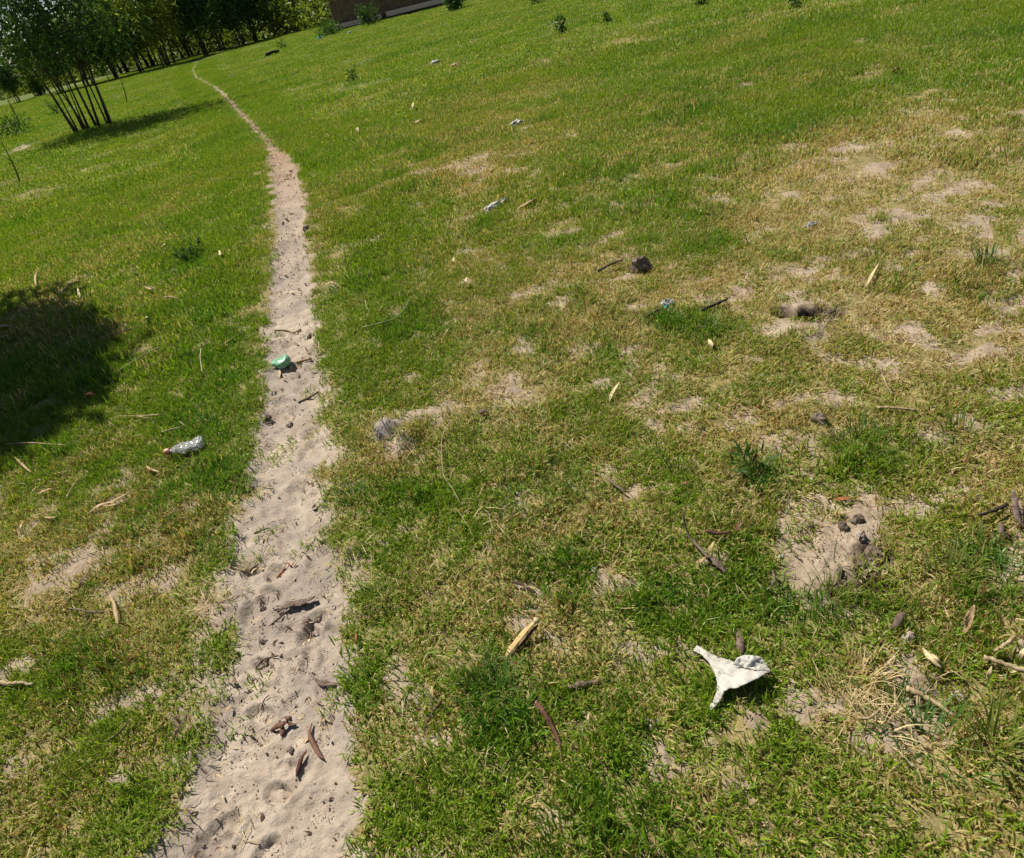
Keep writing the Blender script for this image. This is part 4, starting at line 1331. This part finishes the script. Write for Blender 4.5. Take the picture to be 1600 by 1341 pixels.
# right of the path, near
leaf('bark_curl', 'dark reddish curl of bark lying below the cut stick', [(831, 1094, .014), (846, 1107, .02), (857, 1124, .022), (868, 1145, .018), (876, 1168, .010)], .020, ROOT_RED, cat='bark', cup=-.7, prof='bark', tw=.2)
stick('twig', 'thin dark root above the cut stick on bare soil', [(799, 909, .018), (815, 913, .02), (836, 927, .014)], .006, .004, BARK_DARK, cat='twig')
leaf('bark_flake', 'grey brown curled bark flake with a shadow right of the cut stick', [(888, 1074, .012), (905, 1068, .022), (935, 1063, .012)], .022, BARK_GREY, cat='bark', cup=-.5, prof='bark')
leaf('dry_leaf', 'slim white straw leaf standing right of the dark bark curl', [(918, 1135, .015), (919, 1125, .035), (919, 1115, .04)], .008, LEAF_STRAW)
leaf('bark_flake', 'upright brown bark strip touching the top of the white rag', [(1152, 984, .012), (1156, 1000, .02), (1160, 1022, .016)], .026, BARK_GREY, cat='bark', cup=-.4, prof='bark')
leaf('rust_leaf', 'tiny rust red sliver of leaf right of the near footpath', [(556, 986, .018), (556, 996, .022), (555, 1007, .016)], .010, LEAF_RUST)
stick('stick', 'brown twig forking down from the dark root right of the footpath', [(690, 1096, .03), (676, 1113, .016), (662, 1140, .012)], .004, .003, BARK_DARK, cat='twig')
leaf('dry_husk', 'pale upright husk in the grass right of the near footpath', [(673, 1100, .016), (674, 1085, .04), (675, 1072, .05)], .014, LEAF_STRAW, cat='husk')
stick('twig', 'long brown twig curving down to the bare soil left of the sandy patch', [(1068, 798, .10), (1069, 815, .07), (1077, 838, .035), (1092, 855, .03), (1107, 872, .028)], .003, .0055, BARK_GREY, cat='twig')
leaf('bark_flake', 'split dark bark piece at the foot of the long curving twig', [(1106, 870, .02), (1120, 879, .022), (1137, 893, .012)], .026, BARK_GREY, cat='bark', cup=-.3, prof='bark', extra=(([(1112, 882, .012), (1124, 888, .014), (1136, 896, .008)], .012),))
leaf('dry_leaf', 'upright pale tan leaf at the fork of the long curving twig', [(1105, 866, .03), (1110, 856, .045), (1117, 845, .05)], .016, LEAF_TAN)
leaf('dry_leaf', 'flat pale leaf under the fork of the long curving twig', [(1087, 880, .014), (1095, 876, .02), (1104, 869, .02)], .016, LEAF_TAN)
stick('red_root', 'dark red root lying in the grass left of the sandy patch', [(1104, 829, .022), (1122, 834, .024), (1142, 831, .024)], .007, .005, ROOT_RED, cat='root')
leaf('brown_leaf', 'brown upright leaf beside the dark red root', [(1148, 832, .016), (1154, 823, .035), (1162, 814, .04)], .018, LEAF_BROWN)
stick('root_loop', 'grey curved root ending left of the dark hollow under the sandy patch', [(1208, 893, .02), (1211, 906, .03), (1206, 916, .022), (1196, 923, .014)], .005, .0045, BARK_GREY, cat='root')
stick('stick', 'dark straight stick pointing at the bark arch near the right edge', [(1529, 805, .026), (1545, 801, .028), (1560, 795, .03), (1574, 790, .03)], .004, .007, CHAR, cat='stick')
leaf('bark_arch', 'arched pale and dark bark strip at the right edge of the photo', [(1584, 762, .05), (1583, 780, .05), (1587, 800, .045), (1598, 820, .03), (1615, 828, .014)], .022, BARK_GREY, cat='bark', cup=-.6, prof='bark')
leaf('bark_flake', 'grey curved bark strip below the dark stick near the right edge', [(1562, 816, .03), (1566, 829, .028), (1578, 841, .014)], .020, BARK_GREY, cat='bark', cup=-.4, prof='bark')
leaf('brown_leaf', 'rust brown leaf along the top edge of the bare sandy patch', [(1303, 780, .016), (1318, 779, .022), (1336, 778, .016)], .020, LEAF_RUST)
leaf('bark_flake', 'dark upright bark piece below the dark hollow under the sandy patch', [(1394, 984, .014), (1403, 970, .03), (1412, 956, .03)], .020, BARK_GREY, cat='bark', cup=-.3, prof='bark')
leaf('dry_leaf', 'pale folded leaf in the lower right grass above the branched dry stem', [(1441, 1012, .02), (1456, 1028, .032), (1472, 1044, .02)], .024, LEAF_STRAW, cup=-.5, extra=(([(1455, 1020, .022), (1464, 1028, .034), (1473, 1036, .022)], .012),))
stick('branched_twig', 'dry branched tan stem lying in the lower right grass', [(1416, 1076, .03), (1440, 1086, .034), (1465, 1100, .034), (1492, 1119, .022)], .010, .004, TWIG_PALE, cat='stem', sides=(((1430, 1082, .03), (1427, 1070, .04), (1425, 1060, .045)), ((1438, 1086, .03), (1436, 1097, .03), (1442, 1108, .02)), ((1445, 1089, .03), (1450, 1077, .035), (1466, 1074, .03)), ((1434, 1085, .03), (1433, 1096, .03), (1434, 1105, .02))))
stick('stick', 'long pale stick running off the right edge of the lower grass', [(1537, 1027, .03), (1560, 1034, .03), (1585, 1043, .028), (1615, 1050, .025)], .008, .006, TWIG_PALE, cat='stick')
stick('stick', 'short pale stick slanting above the long pale stick at the right', [(1554, 1018, .03), (1570, 1007, .035), (1586, 994, .04)], .006, .005, TWIG_PALE, cat='stick')
leaf('dry_leaf', 'pale flake at the right edge beside the short slanting stick', [(1592, 1031, .02), (1597, 1021, .035), (1602, 1012, .03)], .014, LEAF_STRAW)
leaf('dry_leaf', 'tall brown dead leaf standing in the lower right grass', [(1506, 992, .014), (1514, 970, .06), (1522, 945, .10)], .026, LEAF_TAN, cat='leaf')
leaf('dry_leaf', 'pale twisted leaf hanging on stems at the lower right', [(1543, 1067, .02), (1546, 1053, .045), (1549, 1041, .06)], .012, LEAF_STRAW, tw=1.5)
stick('bent_straw', 'bent straw stalk at the foot of the lower right straw heap', [(1340, 1122, .02), (1358, 1122, .03), (1374, 1110, .04)], .005, .003, TWIG_PALE, cat='stalk')
# right, middle
stick('twig', 'dark twig with a pale broken end left of the dark clod', [(934, 424, .02), (948, 416, .03), (960, 411, .03), (973, 406, .035)], .010, .007, BARK_GREY, cat='twig')
stick('twig', 'dark twig lying on dry grass right of the grey plastic scrap', [(1096, 485, .02), (1115, 477, .025), (1136, 467, .03)], .012, .007, CHAR, cat='twig')
stick('stick', 'grey stick ending at the grey plastic scrap', [(1006, 497, .02), (1020, 488, .025), (1035, 482, .025)], .006, .007, BARK_GREY, cat='stick')
leaf('dry_leaf', 'pale yellow leaf lying in the middle of the dry right grass', [(1350, 451, .02), (1360, 434, .03), (1373, 411, .03)], .020, LEAF_STRAW)
leaf('dry_leaf', 'cream leaf below the green tufts by the grey plastic scrap', [(1107, 530, .02), (1111, 537, .03), (1113, 545, .02)], .026, LEAF_STRAW)
leaf('dry_leaf', 'tan leaf standing in the grass above the green middle turf', [(951, 628, .02), (958, 612, .03), (968, 597, .03)], .020, LEAF_STRAW)
stick('stick', 'pale bent stick lying below the right bare patch', [(1370, 637, .02), (1395, 637, .024), (1432, 641, .02)], .006, .005, TWIG_PALE, cat='stick')
stick('stick', 'brown bent stalk over the soil above the pale bent stick', [(1378, 585, .05), (1386, 602, .04), (1395, 617, .02)], .004, .004, TWIG_PALE, cat='stalk')
leaf('bark_flake', 'small grey flake with a dark shadow in the turf above the watershed twig'.replace(' above the watershed twig', ' right of the mound'), [(748, 646, .015), (755, 641, .03), (763, 645, .02)], .03, BARK_GREY, cat='bark', cup=-.4, prof='bark')
leaf('bark_flake', 'grey bark flake lying in the centre of the green turf', [(948, 747, .02), (962, 757, .026), (978, 769, .02)], .018, BARK_GREY, cat='bark', cup=-.3, prof='bark')
leaf('brown_leaf', 'reddish brown leaf in the turf right of centre', [(1063, 757, .02), (1072, 754, .03), (1083, 751, .02)], .016, LEAF_BROWN)
stick('root_fibre', 'long pale bent root fibre hanging over the turf right of the grey mound', [(707, 656, .03), (697, 668, .03), (690, 690, .03), (691, 722, .03), (693, 743, .03), (706, 762, .03), (722, 792, .02)], .0026, .0016, TWIG_PALE, cat='root', n=22)
stick('dry_straw', 'short pale stem beside the lower end of the long root fibre', [(703, 804, .02), (711, 795, .026), (725, 812, .02), (742, 842, .012)], .0016, .0016, TWIG_PALE, cat='stem')
stick('bent_straw', 'pale straw leaning over the top of the grey mound', [(591, 640, .07), (586, 652, .05), (581, 668, .03)], .004, .003, LEAF_STRAW, cat='stalk')
stick('grass_straw', 'long arching pale grass stem right of the footpath', [(566, 512, .02), (590, 506, .03), (617, 498, .035), (632, 482, .035), (639, 469, .03)], .005, .004, STALK, cat='stem', n=16)
stick('grass_straw', 'short curved pale stem above the long arching stem', [(571, 470, .04), (573, 480, .03), (578, 488, .02)], .004, .003, STALK, cat='stem')
leaf('dry_leaf', 'curled tan leaf at the right edge of the path beside green turf', [(508, 445, .014), (518, 441, .03), (529, 446, .014)], .028, LEAF_TAN)
leaf('dry_husk', 'pale upright husk on dry soil between path and dark clod', [(706, 415, .02), (708, 408, .05), (709, 402, .06)], .03, LEAF_STRAW, cat='husk')
leaf('dry_husk', 'straw husk in the dry turf right of the upright husk', [(726, 447, .02), (727, 440, .05), (729, 433, .06)], .022, LEAF_STRAW, cat='husk')
leaf('dry_leaf', 'light brown leaf lying right of the white wrapper', [(808, 326, .02), (822, 318, .03), (841, 308, .03)], .04, LEAF_TAN)
leaf('dry_leaf', 'pale leaf above the bare dry patch in the upper grass', [(556, 205, .03), (558, 200, .06), (560, 207, .03)], .05, LEAF_STRAW)
leaf('dry_leaf', 'cream leaf left of the round white bag', [(644, 172, .04), (645, 165, .08), (646, 160, .09)], .05, LEAF_STRAW)
leaf('dry_leaf', 'pale flat leaf on dry turf between bag and brown wall', [(648, 192, .04), (655, 188, .05), (662, 186, .04)], .06, LEAF_STRAW)
leaf('bark_flake', 'thin dark stick fallen in the grass left of the brown wall', [(453, 118, .03), (462, 114, .04), (470, 110, .03)], .09, BARK_DARK, cat='bark', prof='bark')
leaf('dry_leaf', 'pink tan leaf low in the far right grass', [(1395, 112, .03), (1400, 107, .06), (1406, 108, .04)], .08, LEAF_TAN)
# left of the path
leaf('dry_husk', 'long split tan husk lying left of the footpath below the bottle', [(138, 802, .02), (155, 790, .03), (175, 783, .03), (206, 767, .03)], .032, LEAF_TAN, cat='husk', cup=-.45, extra=(([(160, 792, .03), (180, 788, .026), (203, 778, .02)], .014),))
leaf('dry_leaf', 'pointed pale tan leaf left of the long split husk', [(59, 772, .02), (72, 766, .03), (87, 763, .02)], .024, LEAF_TAN, cup=.4)
leaf('dry_leaf', 'narrow tan leaf standing near the left edge below two leaf curls', [(26, 833, .016), (31, 824, .036), (37, 815, .03)], .018, LEAF_TAN)
leaf('dry_leaf', 'straight tan leaf strip left of the small curled leaf', [(49, 808, .02), (59, 804, .026), (71, 800, .024)], .012, LEAF_TAN)
leaf('dry_leaf', 'small reddish tan curled leaf right of the tan leaf strip', [(68, 808, .02), (80, 809, .03), (90, 806, .02)], .018, LEAF_TAN, cup=-.5)
leaf('brown_leaf', 'dark red brown leaf on edge in the lower left grass', [(123, 921, .014), (130, 905, .03), (143, 887, .025)], .018, LEAF_BROWN, cup=.5)
leaf('dry_leaf', 'long pale flake lying beside the forked grey twig', [(171, 928, .02), (178, 945, .03), (181, 962, .03), (184, 978, .02)], .016, LEAF_TAN)
stick('forked_twig', 'grey forked twig in the lower left grass', [(108, 951, .02), (125, 953, .026), (143, 957, .028), (162, 957, .02)], .004, .004, BARK_GREY, cat='twig', sides=(((143, 957, .028), (135, 962, .02), (129, 968, .012)), ((143, 957, .028), (148, 965, .014))))
stick('stick', 'thick pale stick at the left edge of the lower grass', [(-12, 1064, .016), (10, 1068, .02), (32, 1067, .024), (51, 1071, .018)], .008, .006, TWIG_PALE, cat='stick')
stick('twig', 'dark twig slanting in the bottom left grass', [(168, 1158, .016), (185, 1146, .02), (203, 1126, .03)], .0035, .003, BARK_DARK, cat='twig')
leaf('bark_flake', 'dark upright bark strip at the left edge of the near footpath', [(270, 1156, .01), (278, 1140, .03), (290, 1118, .03)], .012, BARK_DARK, cat='bark', cup=.4, prof='bark')
stick('dry_straw', 'long pale stem lying at the lower edge of the dark shade', [(10, 694, .03), (45, 692, .03), (75, 694, .03), (106, 696, .026)], .003, .005, TWIG_PALE, cat='stem', n=14)
stick('dry_straw', 'tan stem in the turf above and left of the bottle', [(184, 650, .02), (215, 650, .03), (251, 648, .03)], .002, .005, TWIG_PALE, cat='stem', sides=(((215, 650, .03), (228, 653, .03), (240, 653, .025)),))
stick('dry_straw', 'short tan stem just above the bottle cap', [(253, 675, .02), (268, 671, .03), (283, 668, .03)], .005, .004, TWIG_PALE, cat='stem', sides=(((281, 659, .04), (291, 667, .03)),))
leaf('dry_leaf', 'bent tan leaf below and left of the bottle', [(228, 728, .03), (236, 733, .03), (250, 738, .02)], .016, LEAF_TAN)
stick('dry_straw', 'thin bent stalk right of the pointed tan leaf', [(104, 778, .016), (112, 762, .03), (122, 747, .03)], .004, .002, TWIG_PALE, cat='stalk')
leaf('dry_leaf', 'folded tan leaf below the long pale stem at the left', [(23, 714, .03), (36, 727, .03), (50, 739, .02)], .018, LEAF_TAN, cup=-.5)
leaf('rust_leaf', 'small rust brown leaf in the grass beside the dark shade', [(132, 618, .03), (140, 615, .04), (150, 618, .03)], .04, LEAF_RUST)
leaf('dry_leaf', 'pale upturned leaf at the right tip of the dark shade', [(224, 500, .03), (230, 497, .06), (236, 501, .03)], .03, LEAF_STRAW)
stick('twig', 'grey twig half in the dark shade left of the footpath', [(160, 528, .03), (180, 522, .04), (198, 517, .04), (218, 511, .03)], .006, .005, BARK_GREY, cat='twig')
stick('dry_straw', 'long tan straw lying between the shade and the path', [(180, 582, .03), (205, 567, .04), (230, 552, .04), (248, 543, .03)], .004, .005, TWIG_PALE, cat='stalk')
stick('dry_straw', 'thin upright pale stem left of the green plastic', [(314, 545, .08), (313, 560, .06), (317, 584, .02)], .003, .003, LEAF_STRAW, cat='stem')
stick('dry_straw', 'tan stem touching the left edge of the footpath', [(346, 541, .03), (360, 531, .03), (376, 521, .02)], .005, .004, TWIG_PALE, cat='stem')
leaf('dry_leaf', 'curved tan leaf high in the left grass', [(58, 423, .06), (55, 434, .06), (57, 449, .03)], .025, LEAF_TAN)
leaf('dry_husk', 'tan husk crossing another in the dry left patch', [(24, 492, .03), (34, 484, .05), (43, 475, .05)], .04, LEAF_TAN, cat='husk')
leaf('dry_husk', 'pinkish husk lying at the left edge above the dark shade', [(-4, 510, .03), (8, 509, .05), (22, 513, .03)], .05, LEAF_TAN, cat='husk')
leaf('dry_husk', 'lower tan husk at the left edge touching the dark shade', [(0, 526, .03), (12, 524, .05), (22, 518, .04)], .03, LEAF_TAN, cat='husk')
leaf('dry_husk', 'straw husk standing between the dry left patch and the weed clump', [(121, 450, .07), (123, 458, .06), (125, 467, .03)], .025, LEAF_STRAW, cat='husk')
leaf('dry_leaf', 'rolled tan leaf left of the dark weed clump', [(251, 387, .03), (257, 382, .05), (262, 379, .05)], .035, LEAF_TAN)
leaf('dry_leaf', 'cross shaped tan leaf below the dark weed clump', [(226, 448, .04), (236, 452, .05), (243, 447, .05)], .025, LEAF_TAN, extra=(([(228, 441, .08), (233, 449, .05), (237, 455, .03)], .012),))
leaf('dry_leaf', 'small cream leaf right of the dark weed clump', [(342, 391, .05), (344, 397, .05), (345, 401, .03)], .03, LEAF_STRAW)
stick('dry_straw', 'tan stem in the turf below the dark weed clump', [(256, 465, .03), (267, 464, .04), (278, 467, .03)], .006, .006, TWIG_PALE, cat='stem')
stick('grass_straw', 'two thin pale grass stalks in the bottom left grass', [(38, 1160, .05), (42, 1150, .07), (60, 1142, .05)], .0014, .0012, LEAF_STRAW, cat='stalk', sides=(((35, 1180, .02), (48, 1160, .05), (60, 1144, .05)),))

# charred log and dark heap in the distance
stick('charred_log', 'short charred log lying in the grass left of the brown wall', [(415, 86, .10), (425, 82, .13), (435, 79, .10)], .10, .07, CHAR, cat='log')
leaf('fallen_leaf', 'yellow leaf caught in the grass left of the young tree stems', [(112, 168, .4), (115, 166, .42), (118, 165, .40)], .09, LEAF_STRAW)
weed('leafy_shrub', 64, 150, .8, .7, 500, .2, .08, LEAF_DARK, 21, 'dark rounded shrub under the trees at the left', 'shrub')

# clods and stones
CLODS = [(1000, 416, .055, .04, .05, CLOD_MAT, 'large dark brown clod of soil in the middle of the dry turf'),
         (1345, 884, .02, .014, .013, CLOD_MAT, 'dark clod in the lower middle of the sandy patch'), (1317, 822, .016, .012, .012, CLOD_MAT, 'dark clod left of the top of the pale lump on the sandy patch'),
         (1368, 868, .028, .022, .02, CLOD_MAT, 'largest dark clod on the sandy patch, by its yellow shoots'), (1267, 823, .011, .008, .008, CLOD_MAT, 'small dark crumb at the left of the sandy patch'),
         (1340, 812, .02, .014, .012, CLOD_MAT, 'dark clod in the upper right of the sandy patch'), (1311, 893, .012, .009, .008, CLOD_MAT, 'small dark crumb at the bottom of the sandy patch'),
         (455, 1173, .010, .007, .007, CLOD_MAT, 'small brown pebble on the bottom of the footpath'),
         (410, 1002, .013, .007, .008, CLOD_MAT, 'dark crumb of soil above the grey twig on the path'),
         (411, 950, .011, .007, .007, CLOD_MAT, 'dark crumb of soil left of the broad bark flake'),
         (1345, 838, .014, .012, .012, CLOD_PALE, 'pale lump in the middle of the bare sandy patch'),
         (1272, 489, .05, .035, .035, CLOD_MAT, 'dark crumbly clod in the middle of the dug hole'), (1232, 488, .04, .03, .03, CLOD_MAT, 'dark crumbly clod at the left end of the dug hole'), (1298, 496, .03, .025, .02, CLOD_MAT, 'small dark clod at the right end of the dug hole'),
         (420, 657, .02, .012, .01, CLOD_MAT, 'flat dark stone on the left of the middle footpath'), (452, 662, .018, .012, .009, CLOD_PALE, 'pale clod in the middle of the footpath beside the flat dark stone'),
         (1280, 655, .03, .02, .02, CLOD_MAT, 'dark clod below the right upper bare patch'), (478, 357, .03, .025, .025, CLOD_MAT, 'dark clod on the right edge of the upper footpath'),
         (1498, 1088, .022, .016, .016, CLOD_PALE, 'greyish stone in the lower right grass below the branched stem'), (1420, 998, .02, .014, .016, CLOD_PALE, 'pale grey stone beside the dark upright bark piece')]
for i, (px, py, a_, b_, c_, mt, lab) in enumerate(CLODS):
    o = place('stone' if lab and ('stone' in lab or 'pebble' in lab) else 'soil_clod', lump_geo(W(px, py, c_ * .4), a_, b_, c_, i + 3, .5, 2.0, 12, 8, i * .7), mt, smooth=False)
    tag(o, lab, 'stone' if o.name.startswith('stone') else 'clod')


# ------------------------------------------------------------------ countable tufts
def tuft(px, py, n, rad, L0, L1, w, mat_, label, seed, lean=.6, cat='grass tuft', name='grass_tuft'):
    x, y = ground_at(px, py)
    r_ = np.random.default_rng(seed)
    gs = []
    R = random.Random(seed)
    base = on_ground(x, y)
    for k in range(n):
        a = R.uniform(0, 6.283); q = rad * math.sqrt(R.random()); L_ = R.uniform(L0, L1); ln = abs(R.gauss(lean, .28))
        aa = a + R.uniform(-.6, .6)
        p0 = Vector((math.cos(a) * q, math.sin(a) * q, -.003))
        d = Vector((math.cos(aa), math.sin(aa), 0))
        p1 = p0 + d * math.sin(ln) * L_ * .5 + Vector((0, 0, math.cos(ln) * L_ * .5))
        l2 = min(1.6, ln + R.uniform(.1, .8))
        p2 = p1 + d * math.sin(l2) * L_ * .5 + Vector((0, 0, math.cos(l2) * L_ * .5))
        s_ = d.cross(Vector((0, 0, 1))) * w * R.uniform(.6, 1.1)
        P = resample([p0, p1, p2], 6)
        V, Fc = [], []
        for i, p in enumerate(P):
            f = i / 5
            ww = (.55 + .45 * min(1, f * 3)) * (1 - f ** 2.2) + .03
            V += [base + p - s_ * .5 * ww, base + p + Vector((0, 0, -.12 * w * ww)), base + p + s_ * .5 * ww]
        for i in range(5):
            a0 = i * 3
            Fc += [(a0, a0 + 1, a0 + 4, a0 + 3), (a0 + 1, a0 + 2, a0 + 5, a0 + 4)]
        gs.append((V, Fc))
    V, Fc = join(*gs)
    o = place(name, (V, Fc), mat_)
    tn = np.concatenate([np.full(len(g_[0]), R.random()) for g_ in gs]).astype(np.float32)
    o.data.attributes.new('tone', 'FLOAT', 'POINT').data.foreach_set('value', tn)
    return tag(o, label, cat)


TUFT_G = leaf_mat('tuft_green', (.035, .10, .015), (.11, .19, .03), (.06, .12, .02), .35, .2)
TUFT_B = leaf_mat('tuft_blue_green', (.04, .12, .018), (.09, .19, .03), (.05, .13, .02), .35, .22)
TUFT_Y = leaf_mat('tuft_yellow', (.12, .17, .025), (.22, .24, .05), (.28, .22, .09), .35, .15)
TUFT_S = leaf_mat('tuft_straw', (.42, .31, .14), (.66, .53, .30), (.36, .25, .12), .2, .1)
tuft(765, 1085, 110, .06, .05, .11, .0035, TUFT_G, 'largest dark green tuft right of the near footpath', 1)
tuft(745, 1030, 40, .035, .04, .09, .003, TUFT_G, 'thin upright green tuft above the largest dark tuft', 2, .4)
tuft(1555, 1175, 34, .04, .07, .16, .0055, TUFT_Y, 'broad bladed yellow green tuft at the bottom right', 3, .5)
tuft(1560, 905, 170, .11, .03, .075, .004, TUFT_B, 'lush bright green tuft at the right edge', 4, .6)
tuft(1480, 905, 60, .06, .04, .11, .0035, TUFT_Y, 'tall yellow green tuft right of the sandy patch', 5, .4)
tuft(1300, 880, 9, .02, .06, .13, .003, TUFT_Y, 'sparse upright shoots growing in the bare sandy patch', 6, .3)
tuft(1376, 855, 9, .012, .05, .10, .003, TUFT_Y, 'yellow shoots beside the dark clods on the sandy patch', 7, .3)
tuft(1300, 930, 60, .05, .05, .12, .0035, TUFT_Y, 'yellow green tuft below the bare sandy patch', 8, .45)
tuft(1180, 740, 46, .035, .05, .10, .003, TUFT_G, 'spiky dark tuft left of the sandy patch', 9, .45)
tuft(1345, 700, 70, .10, .04, .08, .0035, TUFT_G, 'green tuft band above the sandy patch', 10, .5)
tuft(545, 775, 50, .04, .03, .06, .003, TUFT_B, 'dark green tuft on the right edge of the footpath', 11, .7)
tuft(1040, 505, 60, .06, .04, .09, .004, TUFT_B, 'bright green tuft below the grey plastic scrap', 12, .5)
tuft(1095, 520, 60, .07, .05, .10, .0045, TUFT_G, 'green tuft right of the bright tuft by the plastic scrap', 13, .45)
tuft(1540, 415, 60, .05, .06, .14, .0045, TUFT_G, 'tall green tuft among dry grass near the right edge', 14, .35)
tuft(1505, 690, 50, .06, .04, .09, .0035, TUFT_G, 'dark tuft above the dark straight stick', 15, .5)
tuft(1345, 1060, 90, .05, .03, .09, .0022, TUFT_S, 'bleached straw tuft standing in the lower right grass', 16, .8, 'straw tuft', 'straw_tuft')
tuft(1320, 1105, 70, .06, .03, .085, .0022, TUFT_S, 'flattened pale straw tuft left of the bent straw stalk', 17, 1.25, 'straw tuft', 'straw_tuft')
tuft(1375, 1145, 34, .025, .05, .11, .0024, TUFT_S, 'splayed straw tuft over the dark hollow at the bottom right', 18, 1.1, 'straw tuft', 'straw_tuft')
tuft(328, 945, 60, .025, .05, .10, .0022, TUFT_S, 'bleached straw tuft at the left edge of the footpath', 19, .75, 'straw tuft', 'straw_tuft')
tuft(308, 958, 40, .03, .03, .08, .002, TUFT_S, 'low straw tuft just left of the bleached tuft by the path', 20, 1.2, 'straw tuft', 'straw_tuft')
tuft(372, 917, 22, .02, .015, .04, .002, TUFT_G, 'tiny green sprig on the sand below the dried seed head', 21, .9)
tuft(352, 970, 20, .025, .015, .04, .002, TUFT_G, 'green sprig at the left edge of the path beside the straw tuft', 22, .9)
tuft(505, 905, 46, .045, .012, .035, .002, TUFT_Y, 'creeping green sprig reaching into the path above the bark flake', 23, 1.0)
tuft(585, 935, 70, .05, .03, .07, .0028, TUFT_Y, 'yellow green tuft right of the path near the bark flake', 24, .6)
tuft(230, 1070, 60, .06, .02, .05, .0025, TUFT_B, 'blue green tuft in the lower left grass', 25, .8)
tuft(100, 1020, 70, .07, .025, .055, .0025, TUFT_G, 'green tuft above the thick pale stick at the left', 26, .7)
tuft(640, 710, 40, .04, .02, .05, .0026, TUFT_Y, 'green tuft growing on the grey mound', 27, .6)
tuft(1060, 745, 30, .03, .05, .11, .003, TUFT_G, 'thin tall shoots in the middle turf', 28, .3)
tuft(1270, 485, 26, .03, .04, .08, .0035, TUFT_Y, 'green shoots overhanging the dug hole', 29, .4)
tuft(1455, 1165, 60, .07, .05, .11, .005, TUFT_B, 'broad bladed green tuft left of the bottom right tuft', 30, .7)
tuft(1400, 1110, 50, .06, .04, .10, .004, TUFT_G, 'green tuft beside the straw tuft at the lower right', 31, .7)
tuft(310, 670, 60, .07, .025, .06, .003, TUFT_G, 'dark green tuft just above the bottle', 32, .7)
